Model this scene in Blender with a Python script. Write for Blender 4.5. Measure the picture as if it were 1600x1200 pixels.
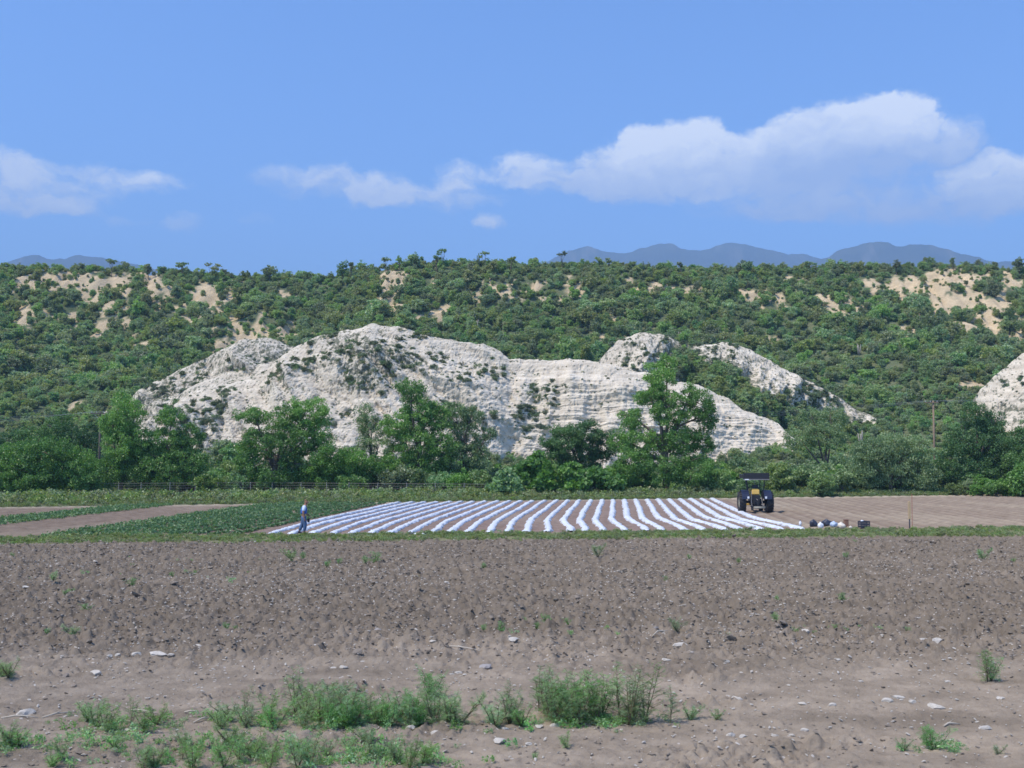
import bpy, math
import numpy as np
from mathutils import Vector, Matrix

R = math.radians
for o in list(bpy.data.objects):
    bpy.data.objects.remove(o)
S = bpy.context.scene
COL = S.collection

# ------------------------------------------------------------------ camera
F, HZ, CAMH = 1700.0, 709.0, 4.45
PITCH = math.atan((HZ - 600.0) / F)
cam_d = bpy.data.cameras.new('camera')
cam = bpy.data.objects.new('camera', cam_d)
COL.objects.link(cam)
cam_d.sensor_width = 36.0
cam_d.lens = 36.0 * F / 1600.0
cam_d.clip_start = 0.3
cam_d.clip_end = 60000.0
cam.location = (0, 0, CAMH)
cam.rotation_euler = (R(90) + PITCH, 0, 0)
S.camera = cam

# ------------------------------------------------------------------ light
SUN = Vector((-0.44, -0.30, 0.85)).normalized()
sun_d = bpy.data.lights.new('sun', 'SUN')
sun_d.energy = 5.0
sun_d.angle = R(0.55)
sun_d.color = (1.0, 0.905, 0.765)
sun = bpy.data.objects.new('sun', sun_d)
COL.objects.link(sun)
sun.rotation_euler = (-SUN).to_track_quat('-Z', 'Y').to_euler()
S.view_settings.view_transform = 'Standard'
S.view_settings.look = 'None'
S.view_settings.gamma = 1.0
S.view_settings.use_curve_mapping = False
S.view_settings.exposure = 0.12
S.cycles.max_bounces = 5
S.cycles.transparent_max_bounces = 4
S.cycles.volume_bounces = 0
S.cycles.use_denoising = True
S.cycles.filter_width = 1.6

world = bpy.data.worlds.new('World')
S.world = world
world.use_nodes = True
wn, wl = world.node_tree.nodes, world.node_tree.links
wn.clear()


def nd(nodes, typ, **kw):
    n = nodes.new(typ)
    for k, v in kw.items():
        if k.startswith('i_'):
            k2 = k[2:]
            n.inputs[int(k2) if k2.isdigit() else k2].default_value = v
        else:
            setattr(n, k, v)
    return n


def math_n(nodes, links, op, a, b=None, c=None):
    n = nodes.new('ShaderNodeMath')
    n.operation = op
    for i, v in enumerate((a, b, c)):
        if v is None:
            continue
        if isinstance(v, (int, float)):
            n.inputs[i].default_value = v
        else:
            links.new(v, n.inputs[i])
    return n.outputs[0]


sky = nd(wn, 'ShaderNodeTexSky', sky_type='NISHITA', sun_disc=False)
sky.sun_elevation = math.asin(SUN.z)
sky.sun_rotation = math.atan2(SUN.x, SUN.y)
sky.altitude = 100.0
sky.air_density = 1.0
sky.dust_density = 1.0
sky.ozone_density = 4.0
SKY_STRENGTH = 0.15
tc = nd(wn, 'ShaderNodeTexCoord')
sep = nd(wn, 'ShaderNodeSeparateXYZ')
wl.new(tc.outputs['Generated'], sep.inputs[0])
# a clear summer sky holds its blue nearer the horizon than the model does
hs = nd(wn, 'ShaderNodeMix', data_type='RGBA', blend_type='MULTIPLY')
hs.inputs[0].default_value = 1.0
hs.inputs[7].default_value = (0.92, 1.23, 1.64, 1)
wl.new(sky.outputs[0], hs.inputs[6])
SKYCOL = hs.outputs[2]


def pix_dir(px, py):
    c, s = math.cos(PITCH), math.sin(PITCH)
    x = (px - 800.0)
    u = (600.0 - py)
    return np.array([x, F * c - u * s, F * s + u * c])


def at(px, py, z=0.0):
    d = pix_dir(px, py)
    t = (z - CAMH) / d[2]
    return Vector((d[0] * t, d[1] * t, z))


def atY(px, py, Y):
    d = pix_dir(px, py)
    t = Y / d[1]
    return Vector((d[0] * t, Y, CAMH + d[2] * t))


def project(x, y, z):
    c, s = math.cos(PITCH), math.sin(PITCH)
    x = np.asarray(x, float); y = np.asarray(y, float); z = np.asarray(z, float) - CAMH
    f = y * c + z * s
    u = -y * s + z * c
    return 800 + F * x / f, 600 - F * u / f


# clouds: soft lobes given by compass bearing and height angle in the sky
AZ = math_n(wn, wl, 'ARCTAN2', sep.outputs[0], sep.outputs[1])
EL = math_n(wn, wl, 'ARCSINE', sep.outputs[2])


def az_el(px, py):
    d = pix_dir(px, py)
    return math.atan2(d[0], d[1]), math.atan2(d[2], math.hypot(d[0], d[1]))


comb = nd(wn, 'ShaderNodeCombineXYZ')
wl.new(AZ, comb.inputs[0]); wl.new(EL, comb.inputs[1])
warp = nd(wn, 'ShaderNodeTexNoise', i_Scale=24.0, i_Detail=7.0, i_Roughness=0.6)
wl.new(comb.outputs[0], warp.inputs['Vector'])
wsub = nd(wn, 'ShaderNodeVectorMath', operation='SUBTRACT')
wl.new(warp.outputs['Color'], wsub.inputs[0]); wsub.inputs[1].default_value = (0.5, 0.5, 0.5)
wscl = nd(wn, 'ShaderNodeVectorMath', operation='MULTIPLY')
wl.new(wsub.outputs[0], wscl.inputs[0]); wscl.inputs[1].default_value = (0.070, 0.036, 0)
wadd = nd(wn, 'ShaderNodeVectorMath', operation='ADD')
wl.new(comb.outputs[0], wadd.inputs[0]); wl.new(wscl.outputs[0], wadd.inputs[1])
wsep = nd(wn, 'ShaderNodeSeparateXYZ')
wl.new(wadd.outputs[0], wsep.inputs[0])
# (px, py, rx, ry, density, brightness of its body)
CLOUDS = [
    (60, 290, 125, 42, 0.56, 0.66), (20, 262, 60, 30, 0.36, 0.8), (225, 285, 55, 22, 0.62, 0.85), (150, 262, 60, 16, 0.36, 0.7),
    (60, 318, 100, 18, 0.5, 0.6),
    (280, 348, 46, 18, 0.42, 0.6), (192, 341, 30, 12, 0.36, 0.6), (395, 347, 24, 11, 0.30, 0.6),
    (490, 283, 90, 24, 0.60, 0.62), (515, 268, 40, 16, 0.3, 0.9), (590, 300, 55, 28, 0.62, 0.7), (680, 308, 95, 22, 0.60, 0.66), (715, 275, 42, 22, 0.6, 0.9), (565, 316, 40, 16, 0.4, 0.6),
    (765, 348, 24, 15, 0.55, 0.75),
    (815, 268, 55, 28, 0.78, 0.85), (860, 290, 60, 22, 0.5, 0.6),
    (950, 268, 80, 38, 0.85, 0.75), (1045, 230, 85, 42, 1.15, 1.15), (1020, 285, 130, 34, 0.9, 0.55), (1130, 262, 95, 45, 0.9, 0.75), (1180, 220, 42, 20, 0.7, 1.1), (1010, 215, 40, 25, 0.6, 1.1),
    (1340, 195, 115, 46, 1.0, 0.95), (1385, 178, 85, 32, 0.8, 1.15), (1290, 215, 90, 45, 0.8, 0.75), (1470, 215, 70, 34, 0.75, 0.72), (1350, 255, 190, 42, 0.72, 0.30), (1230, 320, 150, 30, 0.55, 0.42), (1400, 315, 210, 28, 0.55, 0.40), (1560, 275, 80, 36, 0.95, 0.85), (1600, 310, 90, 30, 0.7, 0.6), (1500, 330, 130, 26, 0.45, 0.4), (1240, 270, 90, 40, 0.6, 0.45),
]
dens = None; bri = None
for (cx, cy, rx, ry, dn, br) in CLOUDS:
    a0, e0 = az_el(cx, cy)
    ra = abs(az_el(cx + rx, cy)[0] - a0) * 1.25
    re = abs(az_el(cx, cy - ry)[1] - e0) * 1.2
    dx = math_n(wn, wl, 'MULTIPLY_ADD', wsep.outputs[0], 1 / ra, -a0 / ra)
    dy = math_n(wn, wl, 'MULTIPLY_ADD', wsep.outputs[1], 1 / re, -e0 / re)
    d2 = math_n(wn, wl, 'MULTIPLY_ADD', dx, dx, math_n(wn, wl, 'MULTIPLY', dy, dy))
    v = math_n(wn, wl, 'MAXIMUM', math_n(wn, wl, 'SUBTRACT', 1.0, d2), 0.0)
    # tops brighter than bases
    lift = math_n(wn, wl, 'MULTIPLY_ADD', dy, 0.30, 1.0)
    b = math_n(wn, wl, 'MULTIPLY', math_n(wn, wl, 'MULTIPLY', v, br * dn), lift)
    v = math_n(wn, wl, 'MULTIPLY', v, dn)
    dens = v if dens is None else math_n(wn, wl, 'ADD', dens, v)
    bri = b if bri is None else math_n(wn, wl, 'ADD', bri, b)
cn = nd(wn, 'ShaderNodeTexNoise', i_Scale=34.0, i_Detail=8.0, i_Roughness=0.62)
cmap = nd(wn, 'ShaderNodeVectorMath', operation='MULTIPLY')
wl.new(wadd.outputs[0], cmap.inputs[0]); cmap.inputs[1].default_value = (1.0, 1.9, 1.0)
wl.new(cmap.outputs[0], cn.inputs['Vector'])
cnv = math_n(wn, wl, 'MULTIPLY_ADD', cn.outputs[0], 2.6, -0.30)
dtex = math_n(wn, wl, 'MULTIPLY', dens, cnv)
mr = nd(wn, 'ShaderNodeMapRange', interpolation_type='SMOOTHSTEP', i_1=0.05, i_2=0.84, i_3=0.0, i_4=0.92)
wl.new(dtex, mr.inputs[0])
alpha = mr.outputs[0]
bq = math_n(wn, wl, 'DIVIDE', bri, math_n(wn, wl, 'MAXIMUM', dens, 0.02))
bq = math_n(wn, wl, 'MULTIPLY', bq, math_n(wn, wl, 'MULTIPLY_ADD', cn.outputs[0], 1.1, 0.48))
bmr = nd(wn, 'ShaderNodeMapRange', i_1=0.38, i_2=1.10, i_3=0.0, i_4=1.0)
wl.new(bq, bmr.inputs[0])
ccol = nd(wn, 'ShaderNodeMix', data_type='RGBA')
wl.new(bmr.outputs[0], ccol.inputs[0])
CS = 1.0 / SKY_STRENGTH
ccol.inputs[6].default_value = (0.52 * CS, 0.66 * CS, 1.00 * CS, 1)
ccol.inputs[7].default_value = (1.15 * CS, 1.20 * CS, 1.28 * CS, 1)
cmix = nd(wn, 'ShaderNodeMix', data_type='RGBA')
wl.new(alpha, cmix.inputs[0]); wl.new(SKYCOL, cmix.inputs[6]); wl.new(ccol.outputs[2], cmix.inputs[7])
bg = nd(wn, 'ShaderNodeBackground', i_Strength=SKY_STRENGTH)
wl.new(cmix.outputs[2], bg.inputs[0])
wo = nd(wn, 'ShaderNodeOutputWorld')
wl.new(bg.outputs[0], wo.inputs[0])

# ------------------------------------------------------------------ helpers
_prs = np.random.RandomState(7)
_P = _prs.permutation(1024)
_G = _prs.rand(1024) * 2 * np.pi
_GX, _GY = np.cos(_G), np.sin(_G)


def gn2(x, y, seed=0):
    x = np.asarray(x, float) + seed * 17.31; y = np.asarray(y, float) - seed * 9.77
    xi = np.floor(x).astype(int); yi = np.floor(y).astype(int)
    fx = x - xi; fy = y - yi
    u = fx * fx * fx * (fx * (fx * 6 - 15) + 10); v = fy * fy * fy * (fy * (fy * 6 - 15) + 10)

    def g(ix, iy, dx, dy):
        h = _P[(_P[ix & 1023] + iy) & 1023]
        return _GX[h] * dx + _GY[h] * dy
    a = g(xi, yi, fx, fy); b = g(xi + 1, yi, fx - 1, fy)
    c = g(xi, yi + 1, fx, fy - 1); d = g(xi + 1, yi + 1, fx - 1, fy - 1)
    return (a + u * (b - a) + v * ((c + u * (d - c)) - (a + u * (b - a)))) * 1.5


def fbm(x, y, octv=4, seed=0, gain=0.5):
    s = 0; a = 1.0; f = 1.0
    for i in range(octv):
        s = s + a * gn2(np.asarray(x) * f, np.asarray(y) * f, seed + i * 3)
        a *= gain; f *= 2.03
    return s


def ridged(x, y, octv=4, seed=0):
    s = 0; a = 1.0; f = 1.0
    for i in range(octv):
        s = s + a * (1 - 2 * np.abs(gn2(np.asarray(x) * f, np.asarray(y) * f, seed + i * 5)))
        a *= 0.5; f *= 2.1
    return s


def sstep(a, b, x):
    t = np.clip((np.asarray(x, float) - a) / (b - a), 0, 1)
    return t * t * (3 - 2 * t)


def make_mesh(name, V, Fc, mats=(), smooth=True, attrs=None, fmat=None):
    V = np.asarray(V, np.float32)
    me = bpy.data.meshes.new(name)
    if isinstance(Fc, np.ndarray):
        n, k = Fc.shape
        me.vertices.add(len(V)); me.vertices.foreach_set('co', V.ravel())
        me.loops.add(n * k); me.loops.foreach_set('vertex_index', Fc.astype(np.int32).ravel())
        me.polygons.add(n)
        me.polygons.foreach_set('loop_start', np.arange(0, n * k, k, dtype=np.int32))
        me.polygons.foreach_set('loop_total', np.full(n, k, np.int32))
        me.update(calc_edges=True)
    else:
        me.from_pydata([tuple(map(float, v)) for v in V], [], [list(map(int, f)) for f in Fc])
    me.validate(verbose=False)
    n = len(me.polygons)
    me.polygons.foreach_set('use_smooth', np.full(n, smooth, bool))
    for m in mats:
        me.materials.append(m)
    if fmat is not None:
        me.polygons.foreach_set('material_index', np.asarray(fmat, np.int32))
    if attrs:
        for k, v in attrs.items():
            a = me.attributes.new(k, 'FLOAT', 'POINT')
            a.data.foreach_set('value', np.asarray(v, np.float32))
    me.update()
    return me


def link(name, data, parent=None, loc=None, rotz=0.0, scale=None, kind=None):
    o = bpy.data.objects.new(name, data)
    COL.objects.link(o)
    if parent is not None:
        o.parent = parent
    if loc is not None:
        o.location = loc
    if rotz:
        o.rotation_euler = (0, 0, rotz)
    if scale is not None:
        o.scale = scale if hasattr(scale, '__len__') else (scale,) * 3
    if kind:
        o['kind'] = kind
    return o


def tag(o, label, cat, group=None, kind=None):
    o['label'] = label
    o['category'] = cat
    if group:
        o['group'] = group
    if kind:
        o['kind'] = kind
    return o


def thing(name, label, cat, loc, rotz=0.0, group=None, scale=None):
    return tag(link(name, None, None, loc, rotz, scale), label, cat, group)


def dup(root, loc, rotz=0.0, scale=None, label=None, group=None):
    r = root.copy(); COL.objects.link(r)
    r.location = loc; r.rotation_euler = (0, 0, rotz)
    if scale is not None:
        r.scale = scale if hasattr(scale, '__len__') else (scale,) * 3
    if label:
        r['label'] = label
    if group:
        r['group'] = group
    for ch in list(root.children):
        c = ch.copy(); COL.objects.link(c); c.parent = r
        for g in ch.children:
            d = g.copy(); COL.objects.link(d); d.parent = c
    return r


class MB:
    """Collects simple solids into one mesh."""

    def __init__(self):
        self.V = []; self.F = []

    def add(self, V, Fc):
        b = len(self.V)
        self.V += [tuple(v) for v in V]
        self.F += [[i + b for i in f] for f in Fc]
        return self

    def box(self, c, s, rz=0.0, rx=0.0, ry=0.0):
        m = Matrix.Rotation(rz, 3, 'Z') @ Matrix.Rotation(ry, 3, 'Y') @ Matrix.Rotation(rx, 3, 'X')
        h = Vector(s) * 0.5
        bv = min(s) * 0.12
        V = []
        # bevelled box: 24 verts
        corners = [(sx, sy, sz) for sx in (-1, 1) for sy in (-1, 1) for sz in (-1, 1)]
        idx = {}
        for (sx, sy, sz) in corners:
            for ax in range(3):
                p = [sx * (h[0] - bv), sy * (h[1] - bv), sz * (h[2] - bv)]
                p[ax] = (sx, sy, sz)[ax] * h[ax]
                idx[(sx, sy, sz, ax)] = len(V)
                V.append(Vector(c) + m @ Vector(p))
        Fc = []
        for ax in range(3):
            o1, o2 = [a for a in range(3) if a != ax]
            for sg in (-1, 1):
                q = []
                for (a, b) in ((-1, -1), (1, -1), (1, 1), (-1, 1)):
                    k = [0, 0, 0]; k[ax] = sg; k[o1] = a; k[o2] = b
                    q.append(idx[(k[0], k[1], k[2], ax)])
                Fc.append(q)
        for ax in range(3):  # edges along ax
            o1, o2 = [a for a in range(3) if a != ax]
            for a in (-1, 1):
                for b in (-1, 1):
                    q = []
                    for (sg, oo) in ((-1, o1), (1, o1), (1, o2), (-1, o2)):
                        k = [0, 0, 0]; k[ax] = sg; k[o1] = a; k[o2] = b
                        q.append(idx[(k[0], k[1], k[2], oo)])
                    Fc.append(q)
        for (sx, sy, sz) in corners:
            Fc.append([idx[(sx, sy, sz, a)] for a in range(3)])
        return self.add(V, Fc)

    def tube(self, pts, rad, n=8, cap=True):
        pts = [Vector(p) for p in pts]
        if not hasattr(rad, '__len__'):
            rad = [rad] * len(pts)
        V = []; Fc = []
        prev = None
        for i, p in enumerate(pts):
            t = (pts[min(i + 1, len(pts) - 1)] - pts[max(i - 1, 0)]).normalized()
            if prev is None:
                a = t.cross(Vector((0.13, 0.97, 0.2))).normalized()
                if a.length < 0.1:
                    a = t.cross(Vector((1, 0, 0))).normalized()
            else:
                a = (prev - t * prev.dot(t)).normalized()
            prev = a
            b = t.cross(a)
            for k in range(n):
                th = 2 * math.pi * k / n
                V.append(p + (a * math.cos(th) + b * math.sin(th)) * rad[i])
        for i in range(len(pts) - 1):
            for k in range(n):
                k2 = (k + 1) % n
                Fc.append([i * n + k, i * n + k2, (i + 1) * n + k2, (i + 1) * n + k])
        if cap:
            Fc.append(list(range(n))[::-1]); Fc.append([(len(pts) - 1) * n + k for k in range(n)])
        return self.add(V, Fc)

    def revolve(self, prof, axis='Y', n=32, c=(0, 0, 0)):
        """prof: list of (along axis, radius), closed into a ring or ended on the axis."""
        V = []; Fc = []
        c = Vector(c)
        for (a, r) in prof:
            for k in range(n):
                th = 2 * math.pi * k / n
                u, v = r * math.cos(th), r * math.sin(th)
                V.append(c + (Vector((u, a, v)) if axis == 'Y' else Vector((a, u, v)) if axis == 'X' else Vector((u, v, a))))
        for i in range(len(prof) - 1):
            for k in range(n):
                k2 = (k + 1) % n
                Fc.append([i * n + k, i * n + k2, (i + 1) * n + k2, (i + 1) * n + k])
        return self.add(V, Fc)

    def build(self, name, mat, parent=None, smooth=False, **kw):
        return link(name, make_mesh(name, self.V, self.F, [mat], smooth), parent, **kw)


# ------------------------------------------------------------------ materials
def mat_base(name):
    m = bpy.data.materials.new(name)
    m.use_nodes = True
    n, l = m.node_tree.nodes, m.node_tree.links
    n.clear()
    out = n.new('ShaderNodeOutputMaterial')
    return m, n, l, out


def mat_plain(name, col, rough=0.6, metal=0.0, var=0.25, scale=6.0, spec=0.4, bump=0.0, bscale=20.0):
    m, n, l, out = mat_base(name)
    p = nd(n, 'ShaderNodeBsdfPrincipled')
    p.inputs['Roughness'].default_value = rough
    p.inputs['Metallic'].default_value = metal
    p.inputs['Specular IOR Level'].default_value = spec
    t = nd(n, 'ShaderNodeTexCoord')
    nz = nd(n, 'ShaderNodeTexNoise', i_Scale=scale, i_Detail=5.0, i_Roughness=0.6)
    l.new(t.outputs['Object'], nz.inputs['Vector'])
    mx = nd(n, 'ShaderNodeMix', data_type='RGBA')
    l.new(nz.outputs[0], mx.inputs[0])
    mx.inputs[6].default_value = tuple(c * (1 - var) for c in col) + (1,)
    mx.inputs[7].default_value = tuple(min(1, c * (1 + var)) for c in col) + (1,)
    l.new(mx.outputs[2], p.inputs['Base Color'])
    if bump:
        b2 = nd(n, 'ShaderNodeTexNoise', i_Scale=bscale, i_Detail=4.0)
        l.new(t.outputs['Object'], b2.inputs['Vector'])
        bm = nd(n, 'ShaderNodeBump', i_Strength=bump, i_Distance=0.05)
        l.new(b2.outputs[0], bm.inputs['Height']); l.new(bm.outputs[0], p.inputs['Normal'])
    l.new(p.outputs[0], out.inputs[0])
    return m


def mat_leaf(name, dark, light, trans=0.3, hue=0.0, rnd=0.45, rough=0.5):
    m, n, l, out = mat_base(name)
    at_ = nd(n, 'ShaderNodeAttribute', attribute_name='tint')
    oi = nd(n, 'ShaderNodeObjectInfo')
    t = math_n(n, l, 'MULTIPLY_ADD', oi.outputs['Random'], rnd, -rnd * 0.5)
    t = math_n(n, l, 'ADD', at_.outputs['Fac'], t)
    mx = nd(n, 'ShaderNodeMix', data_type='RGBA', clamp_factor=True)
    l.new(t, mx.inputs[0])
    mx.inputs[6].default_value = dark + (1,)
    mx.inputs[7].default_value = light + (1,)
    col = mx.outputs[2]
    if hue:
        h = nd(n, 'ShaderNodeHueSaturation')
        r2 = math_n(n, l, 'FRACT', math_n(n, l, 'MULTIPLY', oi.outputs['Random'], 7.31))
        l.new(math_n(n, l, 'MULTIPLY_ADD', r2, hue, 0.5 - hue * 0.5), h.inputs['Hue'])
        r3 = math_n(n, l, 'FRACT', math_n(n, l, 'MULTIPLY', oi.outputs['Random'], 13.7))
        l.new(math_n(n, l, 'MULTIPLY_ADD', r3, 0.5, 0.68), h.inputs['Saturation'])
        l.new(math_n(n, l, 'MULTIPLY_ADD', r2, 0.35, 0.82), h.inputs['Value'])
        l.new(col, h.inputs['Color'])
        col = h.outputs[0]
    d = nd(n, 'ShaderNodeBsdfDiffuse'); l.new(col, d.inputs[0])
    tr = nd(n, 'ShaderNodeBsdfTranslucent')
    tm = nd(n, 'ShaderNodeMix', data_type='RGBA', blend_type='MULTIPLY'); tm.inputs[0].default_value = 1
    l.new(col, tm.inputs[6]); tm.inputs[7].default_value = (1.25, 1.35, 0.6, 1)
    l.new(tm.outputs[2], tr.inputs[0])
    ms = nd(n, 'ShaderNodeMixShader'); ms.inputs[0].default_value = trans
    l.new(d.outputs[0], ms.inputs[1]); l.new(tr.outputs[0], ms.inputs[2])
    g = nd(n, 'ShaderNodeBsdfGlossy', i_Roughness=rough); g.inputs[0].default_value = (1, 1, 1, 1)
    ms2 = nd(n, 'ShaderNodeMixShader'); ms2.inputs[0].default_value = 0.035
    l.new(ms.outputs[0], ms2.inputs[1]); l.new(g.outputs[0], ms2.inputs[2])
    l.new(ms2.outputs[0], out.inputs[0])
    return m


M = {}
M['leaf_tree'] = mat_leaf('leaf_tree', (0.075, 0.175, 0.038), (0.215, 0.390, 0.085), 0.36)
M['leaf_dark'] = mat_leaf('leaf_dark', (0.050, 0.125, 0.042), (0.135, 0.250, 0.075), 0.32)
M['leaf_grey'] = mat_leaf('leaf_grey', (0.135, 0.215, 0.095), (0.265, 0.360, 0.165), 0.34)
M['leaf_bright'] = mat_leaf('leaf_bright', (0.080, 0.185, 0.035), (0.180, 0.350, 0.060), 0.36)
M['leaf_shrub'] = mat_leaf('leaf_shrub', (0.115, 0.205, 0.072), (0.260, 0.380, 0.115), 0.36, hue=0.05, rnd=0.6)
M['leaf_hill'] = mat_leaf('leaf_hill', (0.150, 0.235, 0.105), (0.340, 0.425, 0.155), 0.42, hue=0.08, rnd=0.9)
M['leaf_weed'] = mat_leaf('leaf_weed', (0.150, 0.300, 0.115), (0.300, 0.500, 0.195), 0.44, hue=0.04, rnd=0.7)
M['leaf_broad'] = mat_leaf('leaf_broad', (0.090, 0.240, 0.070), (0.180, 0.430, 0.110), 0.40, rnd=0.3)
M['leaf_bluff'] = mat_leaf('leaf_bluff', (0.095, 0.145, 0.075), (0.190, 0.245, 0.125), 0.30, hue=0.05, rnd=0.6)
M['leaf_crop'] = mat_leaf('leaf_crop', (0.085, 0.175, 0.078), (0.180, 0.290, 0.115), 0.32)
M['grass'] = mat_leaf('grass', (0.150, 0.210, 0.070), (0.310, 0.370, 0.130), 0.35, hue=0.06, rnd=0.8)
M['bark'] = mat_plain('bark', (0.14, 0.11, 0.085), 0.9, var=0.4, scale=3, bump=0.5)
M['bark_pale'] = mat_plain('bark_pale', (0.30, 0.27, 0.23), 0.9, var=0.3, scale=3)
M['weed_stem'] = mat_plain('weed_stem', (0.13, 0.11, 0.06), 0.8)
M['cactus'] = mat_plain('cactus', (0.075, 0.11, 0.06), 0.8)
M['stone'] = mat_plain('stone', (0.52, 0.475, 0.41), 0.9, var=0.22, scale=5, bump=0.5, bscale=12)
M['stone_grey'] = mat_plain('stone_grey', (0.33, 0.30, 0.28), 0.9, var=0.3, scale=5, bump=0.5, bscale=12)
M['clod'] = mat_plain('clod', (0.225, 0.186, 0.146), 0.95, var=0.25, scale=2, bump=0.5, bscale=8)
M['dry_stick'] = mat_plain('dry_stick', (0.42, 0.37, 0.30), 0.9, var=0.3, scale=8)


def mat_soil(name, c1, c2, c3=None, attr=None, scale=1.6, fine=14.0, bump=0.6, dist=0.05, speck=None):
    """c1/c2 mixed by noise; c3 (lighter or other soil) by the vertex attribute; optional pale specks of stone."""
    m, n, l, out = mat_base(name)
    t = nd(n, 'ShaderNodeTexCoord')
    nz = nd(n, 'ShaderNodeTexNoise', i_Scale=scale, i_Detail=8.0, i_Roughness=0.65)
    l.new(t.outputs['Object'], nz.inputs['Vector'])
    cr = nd(n, 'ShaderNodeMapRange', i_1=0.34, i_2=0.66)
    l.new(nz.outputs[0], cr.inputs[0])
    mx = nd(n, 'ShaderNodeMix', data_type='RGBA')
    l.new(cr.outputs[0], mx.inputs[0])
    mx.inputs[6].default_value = c1 + (1,); mx.inputs[7].default_value = c2 + (1,)
    col = mx.outputs[2]
    if c3 is not None:
        a = nd(n, 'ShaderNodeAttribute', attribute_name=attr)
        n3 = nd(n, 'ShaderNodeTexNoise', i_Scale=3.0, i_Detail=6.0, i_Roughness=0.7)
        l.new(t.outputs['Object'], n3.inputs['Vector'])
        f = math_n(n, l, 'MULTIPLY_ADD', n3.outputs[0], 0.9, -0.45)
        f = math_n(n, l, 'ADD', a.outputs['Fac'], math_n(n, l, 'MULTIPLY', f, math_n(n, l, 'MULTIPLY', a.outputs['Fac'], 1.3)))
        c3n = nd(n, 'ShaderNodeMix', data_type='RGBA')
        l.new(cr.outputs[0], c3n.inputs[0])
        c3n.inputs[6].default_value = tuple(c * 0.82 for c in c3) + (1,); c3n.inputs[7].default_value = tuple(c * 1.15 for c in c3) + (1,)
        m3 = nd(n, 'ShaderNodeMix', data_type='RGBA', clamp_factor=True)
        l.new(f, m3.inputs[0]); l.new(col, m3.inputs[6]); l.new(c3n.outputs[2], m3.inputs[7])
        col = m3.outputs[2]
    fn = nd(n, 'ShaderNodeTexNoise', i_Scale=fine, i_Detail=8.0, i_Roughness=0.7)
    l.new(t.outputs['Object'], fn.inputs['Vector'])
    if speck:
        v = nd(n, 'ShaderNodeTexVoronoi', i_Scale=speck[0])
        l.new(t.outputs['Object'], v.inputs['Vector'])
        lt = math_n(n, l, 'LESS_THAN', v.outputs['Distance'], speck[1])
        sc_ = nd(n, 'ShaderNodeSeparateColor'); l.new(v.outputs['Color'], sc_.inputs[0])
        gt = math_n(n, l, 'GREATER_THAN', sc_.outputs[0], speck[2])
        ms = nd(n, 'ShaderNodeMix', data_type='RGBA')
        l.new(math_n(n, l, 'MULTIPLY', lt, gt), ms.inputs[0])
        l.new(col, ms.inputs[6]); ms.inputs[7].default_value = (0.5, 0.45, 0.4, 1)
        col = ms.outputs[2]
    p = nd(n, 'ShaderNodeBsdfDiffuse', i_Roughness=0.6)
    l.new(col, p.inputs[0])
    b = nd(n, 'ShaderNodeBump', i_Strength=bump, i_Distance=dist)
    l.new(fn.outputs[0], b.inputs['Height']); l.new(b.outputs[0], p.inputs['Normal'])
    l.new(p.outputs[0], out.inputs[0])
    return m


M['plough'] = mat_soil('plough', (0.152, 0.124, 0.093), (0.245, 0.202, 0.156), (0.352, 0.290, 0.224), 'sand', 1.3, 16, 0.9, 0.06, speck=(5.0, 0.13, 0.72))
M['verge'] = mat_soil('verge', (0.150, 0.165, 0.080), (0.240, 0.215, 0.130), None, None, 2.0, 14, 0.6)
M['mulch_soil'] = mat_soil('mulch_soil', (0.185, 0.135, 0.112), (0.270, 0.205, 0.170), (0.33, 0.27, 0.21), 'sand', 1.2, 10, 0.8)
M['bare_soil'] = mat_soil('bare_soil', (0.172, 0.130, 0.098), (0.250, 0.192, 0.146), (0.36, 0.30, 0.22), 'sand', 0.9, 10, 0.6)
M['thicket_soil'] = mat_soil('thicket_soil', (0.10, 0.120, 0.062), (0.170, 0.170, 0.10), None, None, 0.7, 8, 0.6)
M['hill_soil'] = mat_soil('hill_soil', (0.105, 0.140, 0.070), (0.200, 0.210, 0.115), (0.64, 0.505, 0.325), 'bare', 0.35, 2.0, 0.9, 0.5)
M['mountain'] = mat_soil('mountain', (0.035, 0.055, 0.035), (0.075, 0.085, 0.055), (0.30, 0.27, 0.22), 'bare', 0.004, 0.02, 0.6, 40.0)


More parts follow.
